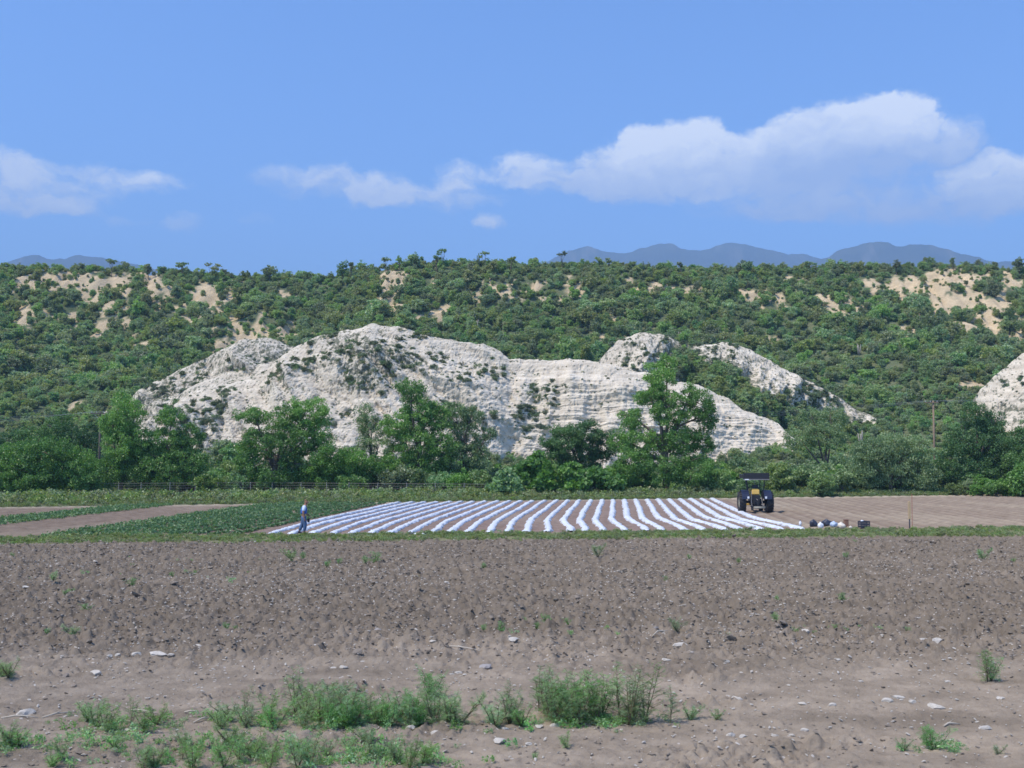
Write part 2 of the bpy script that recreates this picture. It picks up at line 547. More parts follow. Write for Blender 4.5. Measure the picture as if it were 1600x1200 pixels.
def mat_rock():
    m, n, l, out = mat_base('white_rock')
    t = nd(n, 'ShaderNodeTexCoord')
    a = nd(n, 'ShaderNodeAttribute', attribute_name='veg')
    # horizontal strata: noise stretched along x and y
    mp = nd(n, 'ShaderNodeMapping'); mp.inputs['Scale'].default_value = (0.12, 0.12, 1.6)
    l.new(t.outputs['Object'], mp.inputs['Vector'])
    st = nd(n, 'ShaderNodeTexNoise', i_Scale=1.0, i_Detail=7.0, i_Roughness=0.65)
    l.new(mp.outputs[0], st.inputs['Vector'])
    nz = nd(n, 'ShaderNodeTexNoise', i_Scale=0.6, i_Detail=9.0, i_Roughness=0.7)
    l.new(t.outputs['Object'], nz.inputs['Vector'])
    s = math_n(n, l, 'MULTIPLY_ADD', st.outputs[0], 0.6, math_n(n, l, 'MULTIPLY', nz.outputs[0], 0.4))
    cr = nd(n, 'ShaderNodeMapRange', i_1=0.36, i_2=0.62)
    l.new(s, cr.inputs[0])
    mx = nd(n, 'ShaderNodeMix', data_type='RGBA')
    l.new(cr.outputs[0], mx.inputs[0])
    mx.inputs[6].default_value = (0.52, 0.445, 0.335, 1)
    mx.inputs[7].default_value = (0.77, 0.685, 0.55, 1)
    # dark olive specks: plant cover by veg, more of them in the pits
    v = nd(n, 'ShaderNodeTexNoise', i_Scale=2.2, i_Detail=6.0, i_Roughness=0.65)
    mp2 = nd(n, 'ShaderNodeMapping'); mp2.inputs['Scale'].default_value = (1.0, 0.6, 0.6)
    l.new(t.outputs['Object'], mp2.inputs['Vector']); l.new(mp2.outputs[0], v.inputs['Vector'])
    thr = math_n(n, l, 'MULTIPLY_ADD', a.outputs['Fac'], -0.17, 0.662)
    sub = math_n(n, l, 'SUBTRACT', v.outputs[0], thr)
    f = nd(n, 'ShaderNodeMapRange', i_1=0.0, i_2=0.05, i_4=0.85)
    l.new(sub, f.inputs[0])
    m2 = nd(n, 'ShaderNodeMix', data_type='RGBA')
    l.new(f.outputs[0], m2.inputs[0]); l.new(mx.outputs[2], m2.inputs[6]); m2.inputs[7].default_value = (0.15, 0.155, 0.10, 1)
    p = nd(n, 'ShaderNodeBsdfDiffuse', i_Roughness=0.7)
    l.new(m2.outputs[2], p.inputs[0])
    b = nd(n, 'ShaderNodeBump', i_Strength=0.7, i_Distance=0.4)
    l.new(s, b.inputs['Height']); l.new(b.outputs[0], p.inputs['Normal'])
    l.new(p.outputs[0], out.inputs[0])
    return m


M['rock'] = mat_rock()

# ------------------------------------------------------------------ row geometry of the field
TH = math.atan((965 - 800) / F)
CT, ST = math.cos(TH), math.sin(TH)


def sl(x, y):          # across the rows
    return x * CT - y * ST


def st_xy(s, t):       # s across, t along
    return s * CT + t * ST, -s * ST + t * CT


def near0(x): return 56.6 + 0.10 * x      # ploughed field / verge
def near1(x): return 61.6 + 0.13 * x      # verge / beds
def far0(x): return 103.5 + 0.29 * x      # beds / far verge


# ------------------------------------------------------------------ ground sheets
def grid_faces(nr, nc):
    i = np.arange(nr - 1)[:, None] * nc + np.arange(nc - 1)[None, :]
    return np.stack([i, i + 1, i + nc + 1, i + nc], -1)


u1 = np.linspace(-0.53, 0.53, 760)
ue = 0.56 + (np.linspace(0, 1, 40)[1:] ** 1.5) * 0.9
U = np.concatenate([-ue[::-1], u1, ue])
inv = np.linspace(1 / 10.5, 1 / 122.0, 500)
YY = 1 / inv
YY = np.sort(np.concatenate([YY, np.linspace(62, 120, 90)]))
gy, gu = np.meshgrid(YY, U, indexing='ij')
gx = gu * gy


def field_height(x, y):
    n0, n1, f0 = near0(x), near1(x), far0(x)
    plough = 1 - sstep(-0.6, 0.8, y - n0)
    beds = sstep(-0.5, 0.5, y - n1) * (1 - sstep(-0.8, 0.8, y - f0))
    rough = sstep(21.5, 27.5, y + 2.2 * gn2(x * 0.15, y * 0.15, 3)) * 0.85 + 0.15
    rough = np.maximum(rough, 0.75 * sstep(0.25, 0.6, gn2(x * 0.22, y * 0.55, 9)))
    c1 = np.abs(fbm(x * 2.3, y * 2.3, 3, 1))
    c2 = fbm(x * 5.0, y * 6.5, 3, 5)
    c3 = np.maximum(gn2(x * 3.4, y * 4.2, 8) - 0.12, 0)
    z = plough * rough * (0.13 * c1 + 0.075 * c2 + 0.24 * c3 - 0.03) + plough * 0.06 * gn2(x * 0.16, y * 0.5, 2)
    z = z + plough * rough * 0.035 * np.sin(2 * np.pi * y / 0.9 + 2.2 * gn2(x * 0.07, y * 0.2, 61)) * (0.5 + gn2(x * 0.12, y * 0.12, 62))
    z = z + 0.010 * c2
    s = sl(x, y)
    # tractor rows in the bare soil on the right, low furrows elsewhere
    rows = np.cos(2 * np.pi * s / 1.07 + 0.6 * gn2(x * 0.3, y * 0.1, 4))
    z = z + beds * (0.055 * rows * sstep(9, 12, s) + 0.03 * rows * (1 - sstep(9, 12, s)) + 0.03 * fbm(x * 2, y * 2, 2, 6))
    z = z + sstep(0, 3, y - f0) * (0.10 + 0.08 * gn2(x * 0.4, y * 0.4, 7))
    return z


gz = field_height(gx, gy)
sand = (1 - sstep(20.5, 29.5, gy + 2.8 * gn2(gx * 0.12, gy * 0.3, 3) + 1.0 * gn2(gx * 0.7, gy * 0.9, 13))) * 0.85
sand = np.clip(sand * (0.75 + 0.6 * gn2(gx * 0.28, gy * 0.9, 21)), 0, 1) + 0.18 * sstep(0.1, 0.6, gn2(gx * 0.1, gy * 0.35, 31))
gs = sl(gx, gy)
edge = sstep(-4, -0.5, gy - far0(gx)) * 0.9 + 0.3 * sstep(0, .6, gn2(gx * .2, gy * .05, 51))
sand = np.where(gy > near0(gx), np.where(gs > 9.6, edge + 0.35 * (0.5 + 0.5 * np.cos(2 * np.pi * gs / 1.07)) * (1), edge), sand)
faces = grid_faces(*gx.shape)
fcx = 0.25 * (gx[:-1, :-1] + gx[1:, 1:] + gx[:-1, 1:] + gx[1:, :-1]); fcy = 0.5 * (gy[:-1, :-1] + gy[1:, 1:])
fcs = sl(fcx, fcy)
wob = 0.5 * gn2(fcx * 0.4, fcy * 0.4, 77)
zone = np.zeros(fcx.shape, int)
zone[fcy > near0(fcx) + wob] = 1
bedz = (fcy > near1(fcx) + wob * 0.6)
zone[bedz] = 2
zone[bedz & (fcs > 10.2)] = 3
zone[bedz & (fcs < -20.6)] = 4
zone[fcy > far0(fcx) + wob * 1.2] = 5
allV = np.stack([gx, gy, gz], -1).reshape(-1, 3)
fl = faces.reshape(-1, 4); zf = zone.ravel()
sand_f = sand.ravel()
for zi, (nm, mk) in enumerate([('ploughed_field', 'plough'), ('grass_verge', 'verge'), ('bed_soil', 'mulch_soil'), ('bare_field', 'bare_soil'), ('crop_soil', 'bare_soil'), ('thicket_ground', 'thicket_soil')]):
    ff = fl[zf == zi]
    used, invx = np.unique(ff.ravel(), return_inverse=True)
    me = make_mesh(nm, allV[used], invx.reshape(-1, 4), [M[mk]], True, {'sand': sand_f[used]})
    link(nm, me, kind='structure')

bigg = np.array([[-30000, -8000, -0.9], [30000, -8000, -0.9], [30000, 40000, -0.9], [-30000, 40000, -0.9]])
link('ground', make_mesh('ground', bigg, np.array([[0, 1, 2, 3]]), [M['thicket_soil']]), kind='structure')

# ------------------------------------------------------------------ hillside
YR = 330.0
ridge_px = [(-600, 430), (-200, 418), (0, 417), (200, 420), (330, 426), (410, 432), (510, 432), (590, 420), (640, 411), (760, 411), (860, 414), (980, 415), (1100, 420), (1250, 420), (1330, 415), (1450, 412), (1540, 417), (1600, 420), (1900, 425), (2300, 435)]
ridge_px = [(a, b + 3) for a, b in ridge_px]
rx_ = np.array([atY(a, b, YR).x for a, b in ridge_px]); rz_ = np.array([atY(a, b, YR).z for a, b in ridge_px])


def blobs(px, py, lst):
    v = 0
    for (cx, cy, rx, ry, w) in lst:
        v = v + w * np.exp(-(((px - cx) / rx) ** 2 + ((py - cy) / ry) ** 2))
    return v


BARE = [(110, 440, 70, 14, .8), (60, 445, 60, 14, .7), (180, 470, 30, 40, .7), (235, 445, 14, 30, 1.0), (140, 470, 22, 30, .6), (330, 465, 40, 22, 1.0), (355, 478, 30, 12, .9), (265, 455, 20, 14, .8), (300, 490, 30, 20, .6), (160, 525, 14, 16, 1.0), (30, 510, 14, 20, .7), (40, 480, 20, 15, .6), (120, 515, 12, 8, .8), (200, 520, 8, 16, .8), (260, 500, 8, 10, .7),
        (615, 440, 24, 16, 1.3), (607, 465, 16, 22, 1.2), (590, 482, 32, 7, 1.0), (512, 495, 16, 12, .7), (690, 487, 24, 10, .8), (795, 460, 20, 14, .9), (835, 449, 16, 12, 1.0), (895, 452, 18, 12, 1.1), (730, 447, 40, 10, .7), (745, 470, 8, 12, .7), (680, 440, 14, 14, .5),
        (990, 452, 14, 14, .9), (1025, 452, 12, 12, .7), (1048, 452, 22, 8, .8), (1090, 480, 30, 12, .5), (925, 498, 12, 6, .6), (960, 500, 20, 8, .7), (1130, 510, 10, 12, .8),
        (1172, 465, 22, 14, 1.1), (1190, 487, 6, 6, .9), (1218, 468, 10, 22, 1.0), (1300, 475, 30, 18, 1.2), (1335, 490, 22, 12, 1.0), (1385, 458, 30, 16, 1.0), (1440, 452, 45, 20, 1.0), (1480, 435, 40, 16, .9), (1470, 480, 40, 24, .9), (1540, 505, 28, 24, 1.0), (1560, 450, 40, 40, .7), (1590, 530, 24, 20, .8), (1250, 440, 30, 8, .4),
        (390, 520, 40, 22, .9), (350, 545, 30, 16, .7), (480, 520, 30, 10, .7), (430, 535, 30, 12, .8),
        (980, 540, 60, 26, .5), (1180, 545, 60, 16, .4), (1520, 605, 20, 8, .8), (70, 500, 40, 10, .55), (215, 540, 30, 8, .5), (440, 470, 30, 10, .5), (560, 520, 10, 5, .5), (860, 470, 30, 8, .55), (660, 500, 30, 8, .5), (1100, 455, 30, 8, .55), (1420, 520, 60, 10, .5), (125, 640, 14, 8, .7), (60, 640, 14, 8, .5)]


def hill_z(x, y):
    zr = np.interp(x, rx_ * 1.0, rz_)
    t = np.clip((y - 146.0) / (YR - 146.0), 0, 1)
    prof = 0.84 * t ** 1.55 + 0.16 * sstep(0.72, 1.0, t)
    w = 22 * gn2(y * 0.012, x * 0.006, 12)
    g = ridged((x + w) * 0.018, y * 0.006, 3, 40)
    amp = 4.2 * np.sin(np.pi * np.clip(t, 0, 1)) ** 0.8
    z = zr * prof + amp * (g - 0.45) + 1.6 * fbm(x * 0.06, y * 0.06, 3, 60) * np.clip(t * 3, 0, 1) * (1 - 0.75 * sstep(0.85, 1, t))
    # eroded scarps where the soil lies bare
    px, py = project(x, y, np.clip(zr * prof, 0.5, None))
    b = np.clip(blobs(px, py, BARE), 0, 1.2)
    z = z + b * (1.9 * ridged(x * 0.16, y * 0.06, 4, 71) - 1.9)
    back = np.clip((y - YR) / 60.0, 0, 1)
    z = z * (1 - 0.12 * back)
    z = z - 0.35 + 0.25 * gn2(x * 0.1, y * 0.1, 5)
    return z


def bare_at(x, y, z):
    px, py = project(x, y, z)
    b = blobs(px, py + 2, BARE)
    nz = fbm(x * 0.20, y * 0.10, 4, 90)
    n2 = ridged(x * 0.30, y * 0.13, 3, 95) - 0.5
    return sstep(0.26, 0.42, b * 1.15 + (0.62 * nz - 0.40 * n2) * (b > 0.06))


hx = np.linspace(-300, 300, 640); hy = np.concatenate([np.linspace(119, 150, 28), np.linspace(150.9, 336, 235)[:], np.linspace(342, 420, 12)])
HY, HX = np.meshgrid(hy, hx, indexing='ij')
HZg = hill_z(HX, HY)
hb = bare_at(HX, HY, HZg)
link('hillside', make_mesh('hillside', np.stack([HX, HY, HZg], -1).reshape(-1, 3), grid_faces(*HX.shape).reshape(-1, 4), [M['hill_soil']], True, {'bare': hb.ravel()}), kind='structure')

# ------------------------------------------------------------------ distant mountains
MTN = {
    'left': (6200, [(-500, 440), (-200, 415), (-60, 402), (0, 412), (30, 404), (50, 398), (62, 398), (80, 405), (100, 404), (118, 398), (135, 400), (160, 403), (185, 407), (230, 418), (330, 440)]),
    'right': (7000, [(700, 450), (800, 430), (870, 402), (885, 393), (905, 387), (918, 385), (935, 389), (955, 395), (985, 395), (1000, 389), (1020, 384), (1035, 380), (1050, 381), (1062, 387), (1080, 391), (1095, 391), (1110, 388), (1130, 381), (1145, 379), (1160, 381), (1185, 386), (1210, 392), (1235, 397), (1258, 398), (1285, 404), (1320, 412), (1400, 425), (1500, 450)]),
    'far right': (6100, [(1180, 440), (1240, 415), (1285, 404), (1300, 398), (1310, 391), (1325, 389), (1338, 384), (1350, 379), (1370, 377), (1385, 379), (1400, 384), (1412, 383), (1430, 381), (1455, 383), (1475, 388), (1500, 396), (1530, 402), (1560, 410), (1590, 408), (1610, 410), (1640, 414), (1750, 410), (1900, 425), (2200, 450)]),
}
for k, (Yd, prof) in MTN.items():
    xs = np.array([atY(a, b, Yd).x for a, b in prof]); zs = np.array([atY(a, b, Yd).z for a, b in prof])
    X = np.linspace(xs[0], xs[-1], 260)
    Zc = np.interp(X, xs, zs) + 9 * fbm(X * 0.01, X * 0, 4, 5)
    Zc[0] = Zc[-1] = 0
    T = np.linspace(-1, 1, 61)
    TT, XX = np.meshgrid(T, X, indexing='ij'); ZZ = np.broadcast_to(Zc, XX.shape)
    W = 2300.0
    fall = 1 - np.abs(TT) ** 0.85
    rib = ridged(XX * 0.0022 + 0.4 * TT, TT * 1.1, 5, 15 + len(k))
    z = ZZ * fall + 260 * (rib - 0.7) * np.clip(np.abs(TT) * 2.5, 0, 1) * fall
    z[0] = z[-1] = -20
    y = Yd + TT * W * (0.6 + 0 * XX) + 200 * gn2(XX * 0.001, TT, 8) * np.abs(TT)
    bare = 0.45 * sstep(0.35, 0.8, fbm(XX * 0.006, z * 0.008, 4, 66) + (0.35 if k == 'right' else 0) * np.exp(-((XX - atY(912, 390, Yd).x) / 120.0) ** 2))
    mo = link('mountain', make_mesh('mountain', np.stack([XX, y, z], -1).reshape(-1, 3), grid_faces(*XX.shape).reshape(-1, 4), [M['mountain']], True, {'bare': bare.ravel()}), kind='structure')
    mo['label'] = {'left': 'small blue peaks beyond the left end of the ridge', 'right': 'long blue range of rounded peaks beyond the ridge', 'far right': 'highest blue mountain beyond the right end of the ridge'}[k]

# ------------------------------------------------------------------ white bluffs
BL = {
    # crest px, depth, face slope, roughness, vegetation on it
    'left_back': (207, [(150, 655), (205, 622), (225, 606), (255, 592), (300, 570), (340, 551), (380, 530), (420, 527), (455, 540), (520, 560)], 0.85, 1.0, 0.95),
    'mid_left': (197, [(225, 632), (262, 622), (300, 604), (340, 588), (385, 572), (430, 562), (480, 560)], 0.8, 0.8, 0.75),
    'main': (187, [(225, 675), (268, 636), (300, 618), (345, 605), (385, 592), (412, 580), (440, 556), (470, 538), (508, 524), (540, 517), (585, 508), (622, 509), (655, 520), (690, 529), (715, 535), (755, 537), (783, 549), (796, 561), (812, 559), (850, 563), (872, 563), (890, 558), (908, 563), (945, 568), (965, 576), (985, 583), (1010, 581), (1040, 592), (1075, 600), (1105, 606), (1130, 620), (1160, 640), (1190, 650), (1215, 660), (1228, 678), (1250, 700)], 0.93, 1.0, 0.42),
    'right_back': (214, [(900, 600), (940, 560), (965, 533), (1000, 519), (1030, 522), (1060, 534), (1100, 540), (1135, 533), (1160, 541), (1190, 556), (1225, 575), (1255, 590), (1285, 604), (1310, 618), (1328, 634), (1345, 642), (1372, 652), (1392, 662), (1410, 685)], 0.9, 1.0, 0.75),
    'far_right': (204, [(1500, 700), (1518, 660), (1526, 612), (1545, 596), (1570, 575), (1600, 553), (1640, 535), (1700, 530), (1780, 560), (1880, 640)], 0.95, 1.0, 0.6),
}
RBV = [(1068, 572, 26, 32, .62), (1120, 600, 40, 30, 1.0), (1170, 640, 50, 24, 1.0), (1260, 672, 50, 26, 1.0), (1310, 656, 26, 9, .4)]
bluff_tops = []
for k, (Yc, crest, slope, rgh, veg) in BL.items():
    pxs = np.array([a for a, b in crest], float)
    pys = np.array([b for a, b in crest], float)
    xs = np.array([atY(a, b, Yc).x for a, b in crest]); zs = np.array([atY(a, b, Yc).z for a, b in crest])
    step = 0.24 if k == 'main' else 0.3
    X = np.arange(xs[0], xs[-1], step)
    Zc = np.interp(X, xs, zs) + 0.30 * fbm(X * 0.35, X * 0, 4, 3)
    nv = {'main': 150}.get(k, 96)
    xl = atY(800, 600, Yc).x
    Vv = np.concatenate([np.linspace(-0.35, 0, 10)[:-1], np.linspace(0, 1, nv)])
    VV, XX = np.meshgrid(Vv, X, indexing='ij')
    ZC = np.broadcast_to(Zc, XX.shape)
    ycr = Yc + 3.0 * gn2(X * 0.05, X * 0, 5) - 0
    YC = np.broadcast_to(ycr, XX.shape)
    down = np.clip(VV, 0, 1)
    back = np.clip(-VV, 0, 1)
    zbase = -0.5
    # rounded brow, then the face
    hgt = ZC - zbase
    zz = ZC - hgt * (0.10 * sstep(0, 0.12, down) + 0.90 * np.clip((down - 0.06) / 0.94, 0, 1)) - back * hgt * 0.9
    yy = YC - hgt * (down * (1.0 / max(slope, .1)) * 0.72 + 0.16 * sstep(0, 0.2, down)) + back * 26
    env = np.clip(down * 7, 0, 1) * 1.0
    LG = sstep(xl - 6, xl + 5, XX) if k == 'main' else np.zeros_like(XX)     # the ledged, smoother right half
    wx = XX + 3.5 * gn2(XX * 0.08, zz * 0.06, 14)
    dg_ = wx + (0.95 if k in ('left_back', 'mid_left', 'main') else -0.7) * zz
    rib = ridged(dg_ * 0.055, zz * 0.02, 3, 30 + len(k)) - 0.6
    rib2 = ridged(dg_ * 0.22, zz * 0.07, 3, 33 + len(k)) - 0.6
    if k == 'main':
        LG = sstep(xl - 7, xl + 7, XX + 3 * gn2(XX * 0.05, zz * 0.08, 19))
        dr_ = wx - 0.35 * zz
        rib = rib * (1 - LG) + LG * (ridged(dr_ * 0.05, zz * 0.02, 3, 80) - 0.6)
        rib2 = rib2 * (1 - LG) + LG * (ridged(dr_ * 0.2, zz * 0.09, 3, 83) - 0.6)
    pk = fbm(XX * 1.1, zz * 1.0, 3, 44)
    fine = fbm(XX * 2.2, zz * 2.4, 2, 47)
    lz = zz + 0.9 * gn2(XX * 0.05, zz * 0.1, 24) + 0.02 * XX
    strat = (ridged(XX * 0.035, lz * 0.55, 2, 24) - 0.4) * 1.7 * sstep(-0.35, 0.4, gn2(XX * 0.06, zz * 0.22, 28)) + 0.8 * (ridged(XX * 0.10, lz * 1.5, 2, 26) - 0.4)
    sa = 0.10 + 0.17 * LG
    pits = sstep(0.12, 0.42, gn2(XX * 0.75 + zz * 0.2, zz * 0.62, 55)) + 0.6 * sstep(0.15, 0.45, gn2(XX * 1.5, zz * 1.1, 57))
    push = env * rgh * ((4.6 - 1.5 * LG) * rib + 0.75 * rib2 + 0.16 * pk + 0.12 * fine - (0.42 - 0.2 * LG) * pits) + env * sa * strat
    push = push + (1 - env) * 0.25 * fine
    yy = yy - push * 0.85
    zz2 = zz + push * 0.18 * env
    pits = pits + 0
    vg = veg - 0.30 * LG + (0.54 - 0.27 * LG) * sstep(0.15, 0.6, gn2(XX * 0.07, zz * 0.11, 91)) - 0.15
    if k == 'main':
        px, py = project(XX, yy, zz2)
        vg = vg + blobs(px, py, [(590, 555, 45, 30, .8), (560, 590, 30, 20, .8), (640, 560, 30, 14, .4), (430, 600, 40, 25, .4)])
    vg = vg + (0.45 - 0.25 * LG) * np.clip(pits, 0, 1)  # pits take more of the dark olive specks
    if k == 'right_back':
        px, py = project(XX, yy, zz2)
        vg = vg + 2.2 * blobs(px, py, RBV)
    vg[VV < 0.0] = 2.0
    bo = link('white_bluff', make_mesh('white_bluff', np.stack([XX, yy, zz2], -1).reshape(-1, 3), grid_faces(*XX.shape).reshape(-1, 4)[:, ::-1], [M['rock']], False, {'veg': vg.ravel()}), kind='structure')
    bo['label'] = {'left_back': 'pale bluff with scrub on it rising behind the left end of the cliff', 'mid_left': 'low pale spur between the two left bluffs', 'main': 'long white bluff across the centre, pitted at the left and ledged at the right', 'right_back': 'white bluff with shrubs sloping down on the right', 'far_right': 'white pitted bluff at the right edge'}[k]
    bluff_tops.append((k, XX, yy, zz2, VV))

# ------------------------------------------------------------------ foliage builders
def leaf_cloud(cl, per, L, W, rs, droop=0.0, flat=0.75, up=0.0):
    """cl: (n,5) x,y,z,radius,tint. Returns vertices, faces, tint."""
    n = len(cl) * per
    c = np.repeat(cl, per, axis=0)
    d = rs.normal(size=(n, 3)); d /= np.linalg.norm(d, axis=1)[:, None]
    r = rs.rand(n) ** 0.45
    p = c[:, :3] + d * (r * c[:, 3])[:, None] * np.array([1, 1, flat])
    a = rs.normal(size=(n, 3)) + d * 0.5 + np.array([0, 0, -droop + up])
    a /= np.linalg.norm(a, axis=1)[:, None]
    b = np.cross(a, rs.normal(size=(n, 3))); b /= np.linalg.norm(b, axis=1)[:, None]
    s = (0.6 + 0.8 * rs.rand(n))[:, None]
    V = np.stack([p - a * L * s, p + b * W * s, p + a * L * s, p - b * W * s], 1).reshape(-1, 3)
    Fc = np.arange(4 * n).reshape(n, 4)
    t = np.clip(c[:, 4] + 0.18 * rs.normal(size=n), 0, 1)
    return V, Fc, np.repeat(t, 4)


def lobe_clumps(lobes, dens, cr, rs, shell=0.5):
    out = []
    for (x, y, z, rx, ry, rz) in lobes:
        n = max(6, int(dens * (rx * rz + rx * ry + ry * rz) / 3.0 / (cr * cr)))
        d = rs.normal(size=(n, 3)); d /= np.linalg.norm(d, axis=1)[:, None]
        r = shell + (1 - shell) * rs.rand(n) ** 0.6
        # knobbly outline
        r = r * (0.86 + 0.26 * gn2(d[:, 0] * 2.1 + x, d[:, 2] * 2.1 + d[:, 1] * 1.3 + z, 3))
        p = np.array([x, y, z]) + d * r[:, None] * np.array([rx, ry, rz])
        base_t = 0.45 + 0.25 * rs.randn()
        t = base_t + 0.16 * rs.randn(n)
        cc = cr * (0.7 + 0.6 * rs.rand(n))
        out.append(np.column_stack([p, cc, t]))
    return np.concatenate(out)


def trunk_mb(h, r, lobes, rs, lean=0.0):
    mb = MB()
    top = Vector((lean, 0, h * 0.5))
    mb.tube([(0, 0, -0.3), (0.02, 0, 0.2), (lean * 0.4, 0.05, h * 0.28), tuple(top)], [r * 1.5, r * 1.1, r * 0.9, r * 0.7], 8)
    for (x, y, z, rx, ry, rz) in lobes:
        e = Vector((x, y, z + rz * 0.35))
        b0 = Vector((lean * 0.4, 0.05, h * (0.18 + 0.2 * rs.rand()))) if rs.rand() < 0.6 else top * 0.95
        m1 = b0.lerp(e, 0.45) + Vector((rs.randn() * 0.25, rs.randn() * 0.25, 0.3))
        mb.tube([b0, m1, e], [r * 0.6, r * 0.4, r * 0.1], 6)
        for q in range(4):
            f = e + Vector((rs.randn() * rx * 0.5, rs.randn() * ry * 0.5, rs.randn() * rz * 0.4))
            mb.tube([m1.lerp(e, 0.3 + 0.5 * rs.rand()), f], [r * 0.2, r * 0.05], 5)
    return mb


def tree_from_px(name, label, cat, base_px, base_Y, lobes_px, mat, bark='bark', r=0.22, dens=4.6, cr=0.55, per=78, L=0.097, W=0.050, droop=0.5, seed=0, group=None, z0=0.05, shell=0.45):
    rs = np.random.RandomState(seed + 100)
    bx = atY(base_px, 700, base_Y).x
    sc = base_Y / F
    lobes = []
    for (px, py, rx, rz) in lobes_px:
        p = atY(px, py, base_Y)
        lobes.append((p.x - bx, rs.uniform(-0.3, 0.3) * rx * sc, p.z - z0, rx * sc, rx * sc * rs.uniform(0.8, 1.1), rz * sc))
    root = thing(name, label, cat, (bx, base_Y, z0), group=group)
    cl = lobe_clumps(lobes, dens, cr, rs, shell)
    cl = cl[cl[:, 2] > 0.15]
    V, Fc, t = leaf_cloud(cl, per, L, W, rs, droop)
    link('crown', make_mesh('crown', V, Fc, [M[mat]], True, {'tint': t}), root)
    h = max(l[2] + l[5] for l in lobes)
    trunk_mb(h * 0.8, r, lobes, rs).build('trunk', M[bark], root, smooth=True)
    return root


# ------------------------------------------------------------------ the trees beyond the field
T = tree_from_px
T('feathery_tree', 'tall dark green tree with drooping foliage, behind the fence at the left', 'tree', 190, 119, [(175, 668, 24, 30), (200, 648, 28, 32), (190, 700, 38, 40), (175, 735, 34, 32), (212, 735, 36, 34), (190, 622, 14, 12), (218, 690, 20, 26)], 'leaf_tree', seed=1, droop=1.2)
T('feathery_tree', 'rounded dark tree with two drooping crowns right of the tallest left tree', 'tree', 268, 120, [(265, 650, 26, 18), (258, 690, 36, 26), (292, 682, 26, 24), (262, 735, 50, 34), (300, 730, 34, 38), (240, 715, 24, 34)], 'leaf_tree', seed=2, droop=1.0)
T('wide_bush', 'broad low dark green bush tree at the left edge of the field', 'tree', 60, 112, [(20, 722, 50, 36), (75, 712, 52, 34), (115, 730, 40, 34), (-30, 718, 40, 34), (60, 748, 70, 24), (130, 752, 30, 20)], 'leaf_tree', seed=3, r=0.18)
T('tree', 'bushy tree rising behind the wide bush at the left', 'tree', 95, 130, [(60, 685, 36, 24), (95, 660, 22, 20), (110, 690, 36, 28), (20, 690, 34, 20), (140, 690, 22, 30)], 'leaf_dark', seed=4)
T('mesquite_tree', 'large dark tree with wide domed crowns behind the walking person', 'tree', 428, 118, [(412, 690, 42, 26), (395, 650, 30, 18), (450, 655, 34, 28), (485, 642, 36, 28), (470, 690, 34, 34), (500, 675, 24, 30), (425, 735, 44, 34), (385, 715, 22, 26), (465, 740, 26, 26)], 'leaf_tree', seed=5, r=0.3)
T('bright_bush', 'bright green rounded bush at the foot of the large domed tree', 'bush', 530, 117, [(520, 715, 34, 26), (550, 722, 34, 28), (500, 738, 26, 24), (535, 748, 40, 16), (575, 735, 24, 26)], 'leaf_bright', seed=6, r=0.1)
T('slender_tree', 'slim feathery tree left of the tall central tree, rock showing behind', 'tree', 580, 121, [(570, 648, 16, 24), (583, 672, 24, 24), (595, 700, 30, 34), (565, 700, 20, 20), (590, 740, 32, 26)], 'leaf_grey', seed=7, dens=3.0)
T('tall_tree', 'tall broad tree with a rounded top in front of the white bluff', 'tree', 655, 120, [(640, 612, 28, 20), (655, 640, 34, 26), (625, 665, 34, 28), (680, 655, 30, 30), (650, 690, 46, 34), (690, 700, 34, 36), (640, 735, 50, 34), (612, 735, 28, 34), (685, 745, 34, 26)], 'leaf_tree', seed=8, r=0.3, droop=0.9)
T('feathery_tree', 'pale feathery tree leaning right beside the tall rounded tree', 'tree', 725, 122, [(710, 650, 30, 22), (738, 650, 24, 16), (730, 680, 36, 26), (720, 715, 36, 32), (745, 720, 26, 34), (765, 678, 14, 12)], 'leaf_grey', seed=9, dens=3.2, droop=1.1)
T('dark_bush', 'dense dark green bush below the ledged bluff', 'bush', 905, 121, [(880, 690, 36, 30), (915, 678, 34, 24), (940, 700, 26, 28), (905, 715, 44, 30), (865, 712, 22, 20)], 'leaf_dark', seed=10, droop=0.1, dens=5.0)
T('leafy_bush', 'bright yellow-green leafy bush before the dark bush', 'bush', 835, 112, [(838, 726, 26, 18), (815, 745, 22, 20), (850, 748, 24, 20), (830, 758, 30, 12)], 'leaf_bright', seed=11, r=0.08, L=0.22, W=0.15, droop=0.2)
T('great_tree', 'tallest tree of the thicket, with lobed crown in front of the white ledges', 'tree', 1040, 117, [(1030, 590, 24, 36), (1042, 566, 14, 14), (1015, 618, 30, 16), (1045, 640, 36, 32), (985, 655, 26, 20), (1095, 632, 26, 26), (1105, 655, 18, 24), (1000, 690, 38, 28), (1060, 690, 44, 30), (1100, 690, 20, 24), (1080, 610, 14, 12), (985, 725, 34, 34), (1030, 735, 44, 32), (1085, 735, 38, 30), (965, 690, 16, 18)], 'leaf_tree', seed=12, r=0.34, dens=5.0, droop=0.5)
T('slender_tree', 'thin grey-green tree between the great tree and the right bluff', 'tree', 1290, 134, [(1270, 650, 24, 20), (1300, 655, 30, 22), (1285, 680, 44, 26), (1250, 690, 30, 20)], 'leaf_grey', seed=13, dens=2.6)
T('willowy_bush', 'wide grey-green drooping bush tree at the edge of the bare field', 'bush', 1390, 119, [(1360, 705, 34, 26), (1400, 694, 34, 26), (1435, 705, 30, 28), (1350, 738, 26, 26), (1395, 735, 46, 32), (1440, 740, 26, 26)], 'leaf_grey', seed=14, droop=1.6, dens=5.0)
